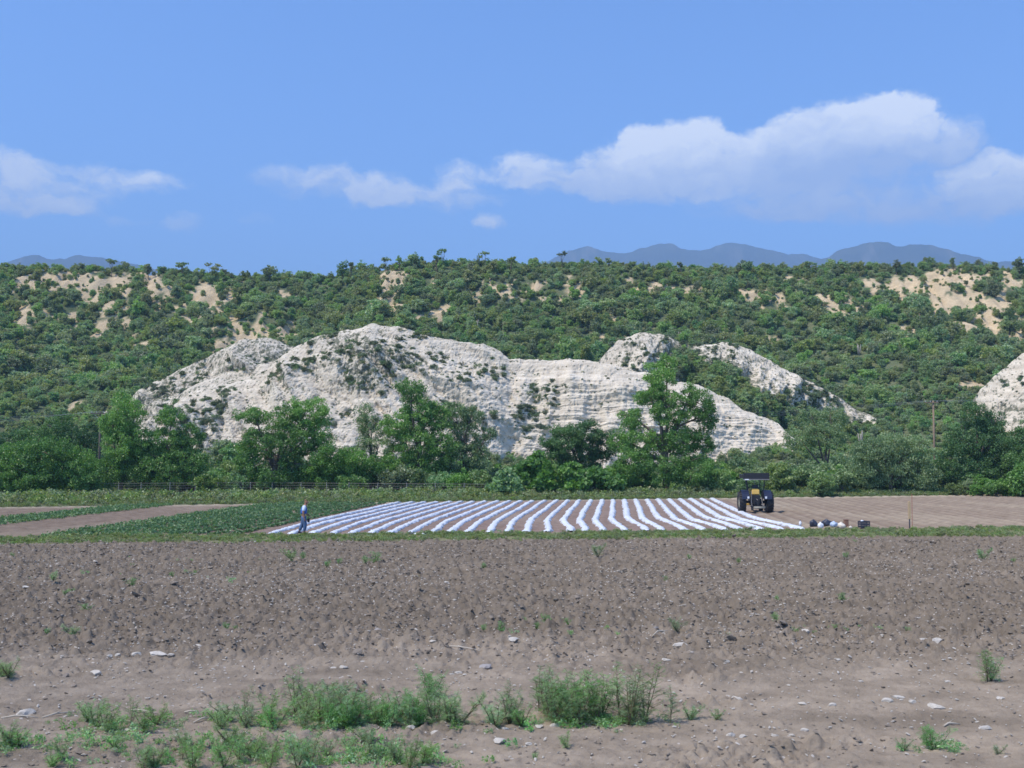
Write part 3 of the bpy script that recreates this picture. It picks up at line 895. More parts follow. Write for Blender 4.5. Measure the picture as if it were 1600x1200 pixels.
T('tall_tree', 'tall dark feathery tree right of the brown pole', 'tree', 1530, 121, [(1523, 650, 22, 26), (1550, 660, 22, 20), (1505, 690, 34, 30), (1545, 695, 36, 34), (1490, 725, 28, 30), (1530, 735, 40, 30), (1565, 735, 26, 26)], 'leaf_dark', seed=15, r=0.28, droop=0.9)
T('tree', 'dark bushy tree cut by the right edge of the picture', 'tree', 1610, 119, [(1590, 690, 28, 24), (1625, 680, 36, 34), (1600, 725, 40, 34), (1640, 735, 34, 26)], 'leaf_dark', seed=16)
T('leafy_bush', 'pale leafy bush with large leaves below the great tree', 'bush', 930, 112.5, [(925, 745, 26, 16), (895, 740, 24, 18), (955, 755, 22, 14), (900, 758, 30, 12)], 'leaf_bright', seed=17, r=0.06, L=0.2, W=0.13)
T('leafy_bush', 'dark-leaved bush at the far end of the white strips, left of the bright bush', 'bush', 788, 109, [(790, 748, 18, 16), (778, 760, 14, 12), (800, 762, 16, 10)], 'leaf_shrub', seed=18, r=0.05, L=0.18, W=0.12)

# shared shrub shapes: the thicket, then the hillside
def shrub_mesh(nm, seed, rx, rz, n_l, dens, cr, per, L, W, mat, droop=0.3):
    rs = np.random.RandomState(seed)
    lobes = []
    for i in range(n_l):
        a = rs.rand() * 6.28
        q = rs.rand() ** 0.5 * rx * 0.55
        h = rz * (0.35 + 0.4 * rs.rand())
        lobes.append((math.cos(a) * q, math.sin(a) * q, h, rx * rs.uniform(.45, .65), rx * rs.uniform(.45, .65), rz * rs.uniform(.35, .5)))
    cl = lobe_clumps(lobes, dens, cr, rs, 0.4)
    cl = cl[cl[:, 2] > 0.03 * rz]
    V, Fc, t = leaf_cloud(cl, per, L, W, rs, droop)
    return make_mesh(nm, V, Fc, [M[mat]], True, {'tint': t}), lobes


def stem_mesh(nm, lobes, r, mat='bark', seed=0):
    rs = np.random.RandomState(seed)
    mb = MB()
    for (x, y, z, a, b, c) in lobes:
        mb.tube([(rs.randn() * .06, rs.randn() * .06, -0.25), (x * 0.35, y * 0.35, z * 0.5), (x, y, z + c * 0.4)], [r, r * 0.7, r * 0.2], 5)
    return make_mesh(nm, mb.V, mb.F, [M[mat]], True)


TH_V = [shrub_mesh('foliage', 200 + i, 1.9, 2.6, 5, 3.4, 0.42, 42, 0.12, 0.062, ['leaf_shrub', 'leaf_shrub', 'leaf_grey', 'leaf_bright', 'leaf_tree', 'leaf_dark'][i], [0.3, 0.9, 0.6, 0.2, 0.9, 0.3][i]) for i in range(6)]
TH_S = [stem_mesh('stem', lb, 0.07, seed=i) for i, (m_, lb) in enumerate(TH_V)]
protos = []
rs = np.random.RandomState(5)
spots = []
# (x px range, depth range, count, scale range, variants, z sink)
for (a, b, y0, y1, n, s0, s1, vs) in [
        (300, 395, 116, 124, 7, 0.8, 1.2, (0, 1, 2)), (0, 160, 122, 140, 8, 1.2, 1.9, (1, 4, 5)), (500, 640, 116, 128, 9, 0.9, 1.3, (0, 3, 4)),
        (640, 880, 113, 126, 16, 0.75, 1.15, (0, 1, 2, 3)), (880, 1010, 113, 126, 8, 0.7, 1.2, (0, 3, 4)), (1100, 1340, 113, 132, 26, 0.85, 1.45, (0, 1, 2, 3, 0)),
        (1330, 1600, 120, 136, 16, 0.9, 1.5, (0, 4, 5, 2)), (270, 820, 124, 142, 40, 1.0, 1.6, (0, 2, 1, 5)), (300, 620, 124, 134, 12, 0.9, 1.2, (0, 2, 1)), (1120, 1330, 132, 150, 14, 1.0, 1.4, (0, 2, 2)), (740, 1000, 124, 134, 12, 0.9, 1.2, (0, 2, 1)),
        (-80, 100, 118, 130, 6, 1.2, 1.6, (1, 4)), (1600, 1720, 113, 130, 6, 1.2, 1.7, (4, 5)), (1480, 1600, 114, 119, 7, 0.5, 0.8, (0, 3)), (0, 400, 140, 165, 16, 1.2, 1.9, (0, 1, 2)), (1380, 1650, 140, 165, 12, 1.2, 1.9, (0, 1, 2))]:
    for i in range(n):
        px = a + (b - a) * (i + rs.rand()) / n
        spots.append((px, rs.uniform(y0, y1), rs.uniform(s0, s1), vs[rs.randint(len(vs))]))
TLAB = ['mid green shrub in the thicket between the field and the hill', 'drooping green shrub in the thicket between the field and the hill', 'grey-green shrub in the thicket between the field and the hill', 'yellow-green shrub in the thicket between the field and the hill', 'tall green shrub in the thicket between the field and the hill', 'dark green shrub in the thicket between the field and the hill']
TG = [s_.replace(' shrub', ' shrubs', 1) for s_ in TLAB]
first = {}
TC = ['mid green', 'drooping green', 'grey-green', 'yellow-green', 'plain green', 'dark green']


def thicket_place(px, Y):
    nm = [(0, 'left of the dark pole'), (150, 'by the dark pole'), (230, 'by the rounded dark tree'), (330, 'left of the large domed tree'), (470, 'right of the large domed tree'), (590, 'around the tall central tree'), (700, 'under the pale leaning tree'), (790, 'below the ledged bluff'), (970, 'around the great tree'), (1100, 'right of the great tree'), (1200, 'behind the tractor'), (1300, 'left of the brown pole'), (1450, 'right of the brown pole'), (1600, 'at the right edge')]
    w = [b for a, b in nm if a <= max(px, 0)][-1]
    return ('in front ' if Y < 119 else 'mid thicket ' if Y < 130 else 'at hill foot ') + w


for (px, Y, s, v) in spots:
    x = atY(px, 700, Y).x
    z = 0.0 if Y < 121 else float(hill_z(x, Y))
    z = max(z, 0.0) if Y < 122 else z
    rz_ang = rs.rand() * 6.28
    if v not in first:
        r0 = thing('thicket_shrub', TLAB[v], 'shrub', (x, Y, z), rz_ang, TG[v], (s, s, s * rs.uniform(.8, 1.15)))
        link('foliage', TH_V[v][0], r0); link('stem', TH_S[v], r0)
        first[v] = r0
    else:
        r0 = dup(first[v], (x, Y, z), rz_ang, (s, s, s * rs.uniform(.8, 1.15)))
    r0['label'] = ('large ' if s > 1.35 else 'small ' if s < 0.95 else '') + TC[v] + ' shrub ' + thicket_place(px, Y)

# ------------------------------------------------------------------ scatter (stuff) by geometry nodes
def scatter(name, pts, rot, scl, meshes, label=None, cat=None):
    n = len(pts)
    col = bpy.data.collections.new(name + '_shapes')
    for i, me in enumerate(meshes):
        o = bpy.data.objects.new('%s_shape' % name, me)
        col.objects.link(o)
    me = bpy.data.meshes.new(name)
    me.vertices.add(n); me.vertices.foreach_set('co', np.asarray(pts, np.float32).ravel())
    for nm, arr in (('rot', rot), ('scl', scl)):
        a = me.attributes.new(nm, 'FLOAT_VECTOR', 'POINT')
        a.data.foreach_set('vector', np.asarray(arr, np.float32).ravel())
    a = me.attributes.new('pick', 'INT', 'POINT')
    a.data.foreach_set('value', (np.arange(n) * 7919 % len(meshes)).astype(np.int32))
    o = link(name, me)
    ng = bpy.data.node_groups.new(name, 'GeometryNodeTree')
    ng.interface.new_socket('Geometry', in_out='INPUT', socket_type='NodeSocketGeometry')
    ng.interface.new_socket('Geometry', in_out='OUTPUT', socket_type='NodeSocketGeometry')
    N, Lk = ng.nodes, ng.links
    gi = N.new('NodeGroupInput'); go = N.new('NodeGroupOutput')
    ip = N.new('GeometryNodeInstanceOnPoints')
    ci = N.new('GeometryNodeCollectionInfo')
    ci.inputs['Collection'].default_value = col
    ci.inputs['Separate Children'].default_value = True
    ci.inputs['Reset Children'].default_value = True

    def named(nm, dt):
        q = N.new('GeometryNodeInputNamedAttribute'); q.data_type = dt; q.inputs[0].default_value = nm
        return [s for s in q.outputs if s.enabled and s.name == 'Attribute'][0]
    e2r = N.new('FunctionNodeEulerToRotation')
    Lk.new(named('rot', 'FLOAT_VECTOR'), e2r.inputs[0])
    Lk.new(gi.outputs[0], ip.inputs['Points'])
    Lk.new(ci.outputs[0], ip.inputs['Instance'])
    ip.inputs['Pick Instance'].default_value = True
    Lk.new(named('pick', 'INT'), ip.inputs['Instance Index'])
    Lk.new(e2r.outputs[0], ip.inputs['Rotation'])
    Lk.new(named('scl', 'FLOAT_VECTOR'), ip.inputs['Scale'])
    Lk.new(ip.outputs[0], go.inputs[0])
    md = o.modifiers.new('scatter', 'NODES'); md.node_group = ng
    o['kind'] = 'stuff'
    if label:
        o['label'] = label
    if cat:
        o['category'] = cat
    return o


# hillside shrubs
HV = [shrub_mesh('hill_foliage', 300 + i, 1.0, 1.15 + 0.35 * (i % 3), 4, 2.6, 0.24, 34, 0.075, 0.046, 'leaf_hill', 0.2) for i in range(9)]
HS = [stem_mesh('stem', lb, 0.05, seed=50 + i) for i, (m_, lb) in enumerate(HV)]
rs = np.random.RandomState(11)
n = 46000
x = rs.uniform(-1, 1, n) * 250; y = 128 + (YR + 10 - 128) * rs.rand(n) ** 0.85
keep = np.abs(x) < y * 0.60 + 12
x, y = x[keep], y[keep]
z = hill_z(x, y)
b = bare_at(x, y, z)
# thin them near the bare scarps
ok = rs.rand(len(x)) > np.clip(b * 1.2, 0, 0.72)
# none where a bluff covers the slope in plan
for (k, XX, yy_, zz_, VV) in bluff_tops:
    X0 = XX[0]; front = yy_[-1]; top = yy_[10]
    fi = np.interp(x, X0, front, left=9e9, right=9e9); ti = np.interp(x, X0, top, left=9e9, right=9e9)
    cz = np.interp(x, X0, zz_[10])
    covered = (x > X0[0]) & (x < X0[-1]) & (y > fi - 1) & (y < ti + 16)
    fz = np.where(y < ti, cz * np.clip((y - fi) / np.maximum(ti - fi, 1), 0, 1), cz * (1 - (y - ti) / 28.0))
    ok &= ~(covered & (fz > z + 0.2))
x, y, z, b = x[ok], y[ok], z[ok], b[ok]
tt = np.clip((y - 150) / 180, 0, 1)
patch = fbm(x * 0.045, y * 0.03, 3, 17)
sz = 0.86 * (0.75 + 0.85 * rs.rand(len(x)) ** 2 + 0.75 * tt * rs.rand(len(x)) ** 1.5) * (1.0 + 0.3 * patch)
big = (rs.rand(len(x)) < 0.16 + 0.1 * tt) & (y > 225)
sz = np.where(big, sz * 1.5 + 0.25, sz)
sz = np.where(b > 0.4, sz * 0.72, sz)
sz = np.clip(sz, 0.5, 3.4)
sz = np.minimum(sz, np.where(y > 312, 1.2 + 1.1 * rs.rand(len(y)) ** 2, 9))
# the 300 largest in view stand as shrubs of their own
px, py = project(x, y, z)
inview = (px > -10) & (px < 1610) & (y > 235) & (y < 322)
score = np.where(inview, sz / y * (1 + 0.5 * (bare_at(x, y + 3, hill_z(x, y + 3)) > 0.4)), 0)
top = np.argsort(-score)[:285]
mask = np.zeros(len(x), bool); mask[top] = True
GRP = 'rounded shrubs dotted over the hillside'
hl = 'rounded grey-green shrub standing among many on the green hillside'
hp = []
for i in range(9):
    hp.append(None)
def hill_place(px, py, b, s):
    col = [(0, 'at the far left'), (130, 'on the left slope'), (260, 'above the left bluff'), (400, 'up from the left bluff end'), (500, 'above the tall white bluff'), (570, 'by the central tan scarp'), (660, 'right of the central tan scarp'), (780, 'above the ledged bluff'), (900, 'below the first blue peak'), (1000, 'above the right bluff'), (1130, 'by the small right scarps'), (1250, 'on the big right scarp side'), (1360, 'in the middle of the right slope'), (1470, 'on the right slope'), (1550, 'at the far right')]
    w = [t_ for a, t_ in col if a <= max(px, 0)][-1]
    h = 'near the ridge line ' if py < 445 else 'high on the hill ' if py < 480 else 'halfway up the hill ' if py < 530 else 'low on the hill '
    return ('large' if s > 2.4 else 'rounded') + ' shrub ' + ('on tan soil ' if b > .4 else 'in green scrub ') + h + w


for j, i in enumerate(top):
    v = j % 9
    s = float(sz[i]) * 1.12
    loc = (float(x[i]), float(y[i]), float(z[i]) - 0.1)
    sc3 = (s, s, s * rs.uniform(0.8, 1.15))
    if hp[v] is None:
        hp[v] = thing('hillside_shrub', hl, 'shrub', loc, rs.rand() * 6.28, GRP, sc3)
        link('foliage', HV[v][0], hp[v]); link('stem', HS[v], hp[v])
        ho_ = hp[v]
    else:
        ho_ = dup(hp[v], loc, rs.rand() * 6.28, sc3)
    ho_['label'] = hill_place(px[i], py[i], b[i], sz[i])
q = ~mask
nq = q.sum()
s = sz[q]
scatter('hillside_scrub', np.column_stack([x[q], y[q], z[q] - 0.1]), np.column_stack([rs.randn(nq) * .1, rs.randn(nq) * .1, rs.rand(nq) * 6.28]),
        np.column_stack([s, s, s * (0.75 + 0.45 * rs.rand(nq))]), [h[0] for h in HV], 'dense green scrub covering the hillside')
# clumps of plants on the bluff faces
pts = []; sc_ = []
for (k, XX, yy_, zz_, VV) in bluff_tops:
    nper = {'left_back': 420, 'mid_left': 230, 'main': 1300, 'right_back': 1500, 'far_right': 420}[k]
    nr, nc = XX.shape
    i = rs.randint(0, nr, nper * 3); j = rs.randint(2, nc - 2, nper * 3)
    X_, Y_, Z_ = XX[i, j], yy_[i, j], zz_[i, j]
    nn = gn2(X_ * 0.09, Z_ * 0.13, 91)
    if k == 'main':
        px, py = project(X_, Y_, Z_)
        nn = nn + blobs(px, py, [(590, 548, 32, 26, .8), (555, 585, 26, 16, .8), (640, 560, 26, 10, .3), (680, 562, 14, 14, .9), (770, 565, 18, 10, .9), (545, 600, 20, 20, .5), (420, 590, 30, 15, .5)]) - 0.05
        right = px > 800
        nl = nn * 0.4 - 0.2 + blobs(px, py, [(852, 598, 13, 16, 1.2), (850, 630, 26, 26, 1.0), (880, 608, 10, 6, .9), (835, 660, 30, 26, .9), (930, 640, 22, 10, .6), (760, 640, 26, 26, .4)])
        nn = np.where(right, nl, nn)
    if k == 'right_back':
        px, py = project(X_, Y_, Z_)
        nn = nn + 0.12 + 1.5 * blobs(px, py, RBV) - blobs(px, py, [(1010, 540, 26, 16, .8), (1170, 570, 26, 30, .5), (1280, 610, 30, 14, .5), (1350, 655, 30, 10, .6)]) + blobs(px, py, [(1110, 575, 40, 40, .6), (1250, 640, 60, 25, .7)])
    sel = np.where(nn > 0.04 + 0.12 * rs.rand(len(nn)))[0][:nper]
    pts.append(np.column_stack([X_[sel], Y_[sel] + 0.2, Z_[sel] - 0.15]))
    sc_.append(0.34 + 0.72 * rs.rand(len(sel)) ** 1.5 * (1.25 if k == 'right_back' else 1.0))
    # single tiny plants all over the pitted faces
    n2 = {'left_back': 500, 'mid_left': 300, 'main': 1600, 'right_back': 1000, 'far_right': 700}[k]
    i = rs.randint(9, nr, n2); j = rs.randint(2, nc - 2, n2)
    pts.append(np.column_stack([XX[i, j], yy_[i, j] + 0.1, zz_[i, j] - 0.1])); sc_.append(0.16 + 0.26 * rs.rand(n2) ** 2)
# the scrubby lower part of the right bluff
(k, XX, yy_, zz_, VV) = [b_ for b_ in bluff_tops if b_[0] == 'right_back'][0]
nr, nc = XX.shape
i = rs.randint(9, nr, 9000); j = rs.randint(2, nc - 2, 9000)
X_, Y_, Z_ = XX[i, j], yy_[i, j], zz_[i, j]
px, py = project(X_, Y_, Z_)
bb = blobs(px, py, RBV)
sel = np.where(bb > 0.34 + 0.5 * rs.rand(len(bb)))[0][:2200]
g_ = rs.rand(len(sel))
s = 0.55 + 0.95 * g_ ** 1.6
scatter('slope_scrub', np.column_stack([X_[sel], Y_[sel] - 0.1, Z_[sel] - 0.15]), np.column_stack([g_ * 0, g_ * 0, rs.rand(len(sel)) * 6.28]), np.column_stack([s, s, s]), [h[0] for h in HV[:6]], 'green scrub on the lower slope of the right white bluff')
pts = np.concatenate(pts); s = np.concatenate(sc_); nq = len(s)
scatter('bluff_scrub', pts, np.column_stack([rs.randn(nq) * .1, rs.randn(nq) * .1, rs.rand(nq) * 6.28]), np.column_stack([s, s, s * .85]), [shrub_mesh('bluff_foliage', 350 + i, 1.0, 1.1, 4, 2.0, 0.26, 26, 0.085, 0.05, 'leaf_bluff', 0.2)[0] for i in range(4)], 'small shrubs growing in hollows of the white bluffs')

# trees that break the skyline: flat topped on bare stems, one or two round ones
SKYT = [(175, 401, 28, 'f', 'flat-topped tree on the ridge, farthest left of the skyline trees'), (232, 409, 20, 'r', 'small round tree on the ridge at the left'), (285, 407, 30, 'f', 'spreading tree on the left part of the ridge'), (335, 411, 28, 'f', 'low spreading tree on the ridge left of the round crowned tree'),
        (422, 411, 30, 'r', 'round crowned tree standing alone on the low part of the ridge'), (536, 404, 20, 'r', 'upright bushy tree on the skyline beside a small forked tree'), (549, 408, 9, 'f', 'small forked tree on the skyline'), (603, 399, 22, 'f', 'flat-topped tree at the top of the tan scarp'), (624, 396, 14, 'r', 'small round tree between two larger ridge trees'),
        (648, 391, 24, 'r', 'tall round tree on the highest part of the ridge'), (682, 395, 22, 'f', 'low flat crown beside the windswept ridge tree'), (692, 388, 20, 'f', 'windswept ridge tree with a raised flat crown'), (758, 391, 22, 'f', 'open crowned tree next to the upright cactus on the ridge'), (798, 397, 16, 'f', 'small ridge tree right of the open crowned one'),
        (878, 392, 20, 'f', 'lone flat-topped tree on the ridge before the mountains'), (952, 402, 20, 'f', 'low tree on the ridge under the first blue peak'), (1064, 408, 16, 'f', 'small flat tree before the middle of the blue range'), (1165, 405, 26, 'r', 'dark round tree on the ridge before the blue range'), (1266, 406, 24, 'f', 'flat pale tree on the ridge at the saddle of the range'),
        (1342, 408, 22, 'r', 'round tree on the ridge below the highest mountain'), (1400, 404, 18, 'r', 'bushy tree on the ridge above the tan slope'), (1490, 402, 16, 'f', 'small dark tree on the ridge right of the highest mountain'), (1592, 402, 22, 'r', 'dark tree on the ridge at the right edge')]
for j, (px, py, w, kd, lab) in enumerate(SKYT):
    rs2 = np.random.RandomState(700 + j)
    Y = YR - 4 - rs2.rand() * 4
    p = atY(px, py, Y)
    zg = float(hill_z(p.x, Y))
    h = max(p.z - zg, 2.6)
    sc = Y / F
    rw = w * sc * 0.5
    root = thing('ridge_tree', lab, 'tree', (p.x, Y, zg))
    lobes = []
    if kd == 'f':
        for i in range(4):
            lobes.append((rs2.uniform(-.6, .6) * rw, rs2.uniform(-.5, .5) * rw, h - 0.5 - rs2.rand() * h * 0.2, rw * .5, rw * .5, 0.42))
    else:
        for i in range(5):
            lobes.append((rs2.uniform(-.45, .45) * rw, rs2.uniform(-.4, .4) * rw, h * (0.5 + 0.35 * rs2.rand()) - 0.2, rw * .6, rw * .6, h * .22))
    cl = lobe_clumps(lobes, 1.6, 0.34, rs2, 0.3)
    V, Fc, t = leaf_cloud(cl, 16, 0.17, 0.11, rs2, 0.0)
    link('crown', make_mesh('crown', V, Fc, [M['leaf_hill']], True, {'tint': t * 0.8}), root)
    trunk_mb(h * 0.8, 0.11, lobes, rs2).build('trunk', M['bark'], root, smooth=True)
CAC = [(748, 395, 'tall many-armed cactus on the skyline left of the open crowned tree'), (584, 412, 'short cactus on the ridge left of the tan scarp'), (1005, 408, 'slim cactus standing on the ridge before the blue range')]
for j, (px, py, lab) in enumerate(CAC):
    Y = YR - 3
    p = atY(px, py, Y); zg = float(hill_z(p.x, Y)); h = max(p.z - zg, 2.5)
    mb = MB()
    rs2 = np.random.RandomState(j)
    for q_ in range(5):
        a = q_ * 1.26
        r_ = 0.0 if q_ == 0 else 0.5
        hh = h * (1.0 if q_ == 0 else rs2.uniform(.65, .95))
        mb.tube([(0, 0, -.2), (math.cos(a) * r_, math.sin(a) * r_, 0.7), (math.cos(a) * r_ * 1.15, math.sin(a) * r_ * 1.15, hh - .15), (math.cos(a) * r_ * 1.15, math.sin(a) * r_ * 1.15, hh)], [0.16, 0.15, 0.13, 0.05], 8)
    tag(mb.build('cactus', M['cactus'], None, smooth=True, loc=(p.x, Y, zg)), lab, 'cactus')
# cacti and pale dead stems seen on the slope
for j, (px, py, hpx) in enumerate([(1421, 478, 22), (1436, 484, 18), (1342, 560, 14), (320, 592, 12), (1200, 560, 20), (1345, 690, 20), (745, 478, 14), (1063, 505, 12)]):
    Y = {0: 292, 1: 290, 2: 262, 3: 250, 4: 255, 5: 190, 6: 288, 7: 280}[j]
    p = atY(px, py, Y); zg = float(hill_z(p.x, Y)); h = hpx * Y / F * 1.3
    mb = MB(); rs2 = np.random.RandomState(40 + j)
    for q_ in range(4):
        a = q_ * 1.9 + j
        mb.tube([(0, 0, -.3), (math.cos(a) * .3, math.sin(a) * .3, h * .4), (math.cos(a) * .5, math.sin(a) * .4, h * rs2.uniform(.75, 1.0))], [0.16, 0.13, 0.07], 6)
    dead = j >= 2
    tag(mb.build('dead_tree' if dead else 'cactus', M['bark_pale'] if dead else M['cactus'], None, smooth=True, loc=(p.x, Y, zg)),
        ['dark candelabra cactus on the big tan scarp at the right', 'smaller dark cactus right of the candelabra cactus', 'bare pale trunk in the green slope between the right bluffs', 'bare pale trunk on the slope above the left bluff', 'bare pale trunk on the slope above the right bluff', 'leaning bare trunk at the hill foot left of the brown pole', 'bare pale trunk above the tall white bluff', 'bare pale trunk above the ledged bluff'][j], 'dead tree' if dead else 'cactus')

# ------------------------------------------------------------------ verges
def tuft_mesh(nm, seed, n, h, spread, wid, mat='grass'):
    rs = np.random.RandomState(seed)
    b = rs.randn(n, 2) * spread
    d = rs.randn(n, 2) * 0.45
    hh = h * (0.5 + 0.7 * rs.rand(n))
    ang = rs.rand(n) * 6.28
    wv = np.column_stack([np.cos(ang), np.sin(ang)]) * wid
    V = np.zeros((n, 5, 3))
    V[:, 0, :2] = b - wv; V[:, 1, :2] = b + wv
    mid = b + d * hh[:, None] * 0.4
    V[:, 2, :2] = mid + wv * .8; V[:, 3, :2] = mid - wv * .8
    V[:, 2, 2] = V[:, 3, 2] = hh * 0.6
    V[:, 4, :2] = b + d * hh[:, None]; V[:, 4, 2] = hh
    V = V.reshape(-1, 3)
    F1 = []
    for i in range(n):
        k = i * 5
        F1.append([k, k + 1, k + 2, k + 3]); F1.append([k + 3, k + 2, k + 4])
    t = np.repeat(np.clip(rs.rand(n) * 0.8 + 0.1, 0, 1), 5)
    return make_mesh(nm, V, F1, [M[mat]], True, {'tint': t})


GT = [tuft_mesh('grass_tuft', i, 26, 0.24, 0.13, 0.016) for i in range(5)]
BT = []
for i in range(5):      # low broad-leaved weeds
    rs = np.random.RandomState(400 + i)
    cl = np.column_stack([rs.randn(7) * .12, rs.randn(7) * .12, 0.10 + 0.18 * rs.rand(7), np.full(7, .12), rs.rand(7) * .8])
    V, Fc, t = leaf_cloud(cl, 14, 0.05, 0.03, rs, 0, 1.0)
    BT.append(make_mesh('low_weed', V, Fc, [M['grass']], True, {'tint': t}))
rs = np.random.RandomState(21)
n = 12000
x = rs.uniform(-37, 38, n); f = rs.rand(n)
y = near0(x) - 0.4 + (near1(x) - near0(x) + 0.7) * f
dn = 0.55 + 0.6 * fbm(x * 0.35, y * 0.6, 3, 5)
k = rs.rand(n) < dn
x, y = x[k], y[k]; n = len(x)
s = 0.22 + 0.50 * rs.rand(n) * (0.8 + 0.5 * gn2(x * .4, y * .4, 9))
scatter('verge_grass', np.column_stack([x, y, field_height(x, y) - 0.01]), np.column_stack([np.zeros(n), np.zeros(n), rs.rand(n) * 6.28]), np.column_stack([s, s, s]), GT + BT, 'strip of grass between the ploughed field and the beds')
# far verge: taller weeds up to the thicket
n = 12000
x = rs.uniform(-66, 76, n); y = far0(x) + 0.3 + rs.rand(n) ** 1.3 * (15 - 0.10 * (x + 66) * 0.6)
dn = 0.75 + 0.4 * fbm(x * 0.2, y * 0.3, 3, 15)
k = rs.rand(n) < dn
x, y = x[k], y[k]; n = len(x)
dpt = np.clip((y - far0(x)) / 6, 0, 1)
s = (0.45 + 2.0 * dpt * rs.rand(n) + 0.4 * rs.rand(n))
scatter('tall_weeds', np.column_stack([x, y, np.where(y < 121, field_height(x, np.minimum(y, 121)), 0) - 0.02]), np.column_stack([np.zeros(n), np.zeros(n), rs.rand(n) * 6.28]), np.column_stack([s, s, s * 1.1]), GT + BT + BT, 'grass and tall weeds at the foot of the thicket')

# ------------------------------------------------------------------ crop rows on the left
def crop_row(s0, width, gap, label, nrow, seed, group):
    rs = np.random.RandomState(seed)
    t = np.arange(50, 118, 0.26)
    t = t + rs.randn(len(t)) * 0.06
    s = s0 + rs.randn(len(t)) * width * 0.2
    x, y = st_xy(s, t)
    k = (y > near1(x) + 0.3 + rs.randn(len(t)) * .2) & (y < far0(x) - 0.2) & (x > -62)
    k &= rs.rand(len(t)) > gap * (1 + 0.9 * gn2(t * 0.15, s * 0 + s0, 5))
    x, y, t = x[k], y[k], t[k]
    n = len(x)
    o = (x.mean(), y.mean(), 0.0)
    cl = np.column_stack([x - o[0], y - o[1], 0.06 + 0.05 * rs.rand(n) + field_height(x, y), np.full(n, width * 0.44) * (0.7 + 0.5 * rs.rand(n)), 0.4 + 0.2 * rs.randn(n)])
    V, Fc, tt = leaf_cloud(cl, 22, 0.075, 0.045, rs, 0, 0.5)
    return tag(link('crop_row', make_mesh('crop_row', V, Fc, [M['leaf_crop']], True, {'tint': tt}), None, o), label, 'crop row', group)


ordn = ['first', 'second', 'third', 'fourth', 'fifth', 'sixth', 'seventh', 'eighth', 'ninth', 'tenth', 'eleventh', 'twelfth', 'thirteenth', 'fourteenth', 'fifteenth', 'sixteenth', 'seventeenth', 'eighteenth', 'nineteenth', 'twentieth', 'twenty-first', 'twenty-second', 'twenty-third', 'twenty-fourth', 'twenty-fifth', 'twenty-sixth', 'twenty-seventh', 'twenty-eighth']
for i in range(10):
    crop_row(-21.1 - i * 1.07, 0.34 + 0.045 * min(i, 6), max(0.02, 0.16 - 0.03 * i), '%s low green crop row counting left from the white plastic strips' % ordn[i], i, 60 + i, 'green crop rows left of the plastic strips')
for i in range(4):
    crop_row(-38.6 - i * 1.07, 0.62, 0.02, '%s row of the far green strip at the left, counting from the bare soil' % ordn[i], i, 90 + i, 'crop rows of the far left strip')

# ------------------------------------------------------------------ white plastic strips
def mat_plastic():
    m, n, l, out = mat_base('white_plastic')
    t = nd(n, 'ShaderNodeTexCoord')
    nz = nd(n, 'ShaderNodeTexNoise', i_Scale=1.7, i_Detail=7.0, i_Roughness=0.6)
    l.new(t.outputs['Object'], nz.inputs['Vector'])
    mr_ = nd(n, 'ShaderNodeMapRange', i_1=0.50, i_2=0.68, i_4=0.55); l.new(nz.outputs[0], mr_.inputs[0])
    mx = nd(n, 'ShaderNodeMix', data_type='RGBA'); l.new(mr_.outputs[0], mx.inputs[0])
    mx.inputs[6].default_value = (0.72, 0.75, 0.80, 1); mx.inputs[7].default_value = (0.40, 0.34, 0.29, 1)
    p = nd(n, 'ShaderNodeBsdfPrincipled'); l.new(mx.outputs[2], p.inputs['Base Color'])
    p.inputs['Roughness'].default_value = 0.38
    b2 = nd(n, 'ShaderNodeTexNoise', i_Scale=7.0, i_Detail=5.0); l.new(t.outputs['Object'], b2.inputs['Vector'])
    b = nd(n, 'ShaderNodeBump', i_Strength=0.6, i_Distance=0.06); l.new(b2.outputs[0], b.inputs['Height']); l.new(b.outputs[0], p.inputs['Normal'])
    l.new(p.outputs[0], out.inputs[0])
    return m


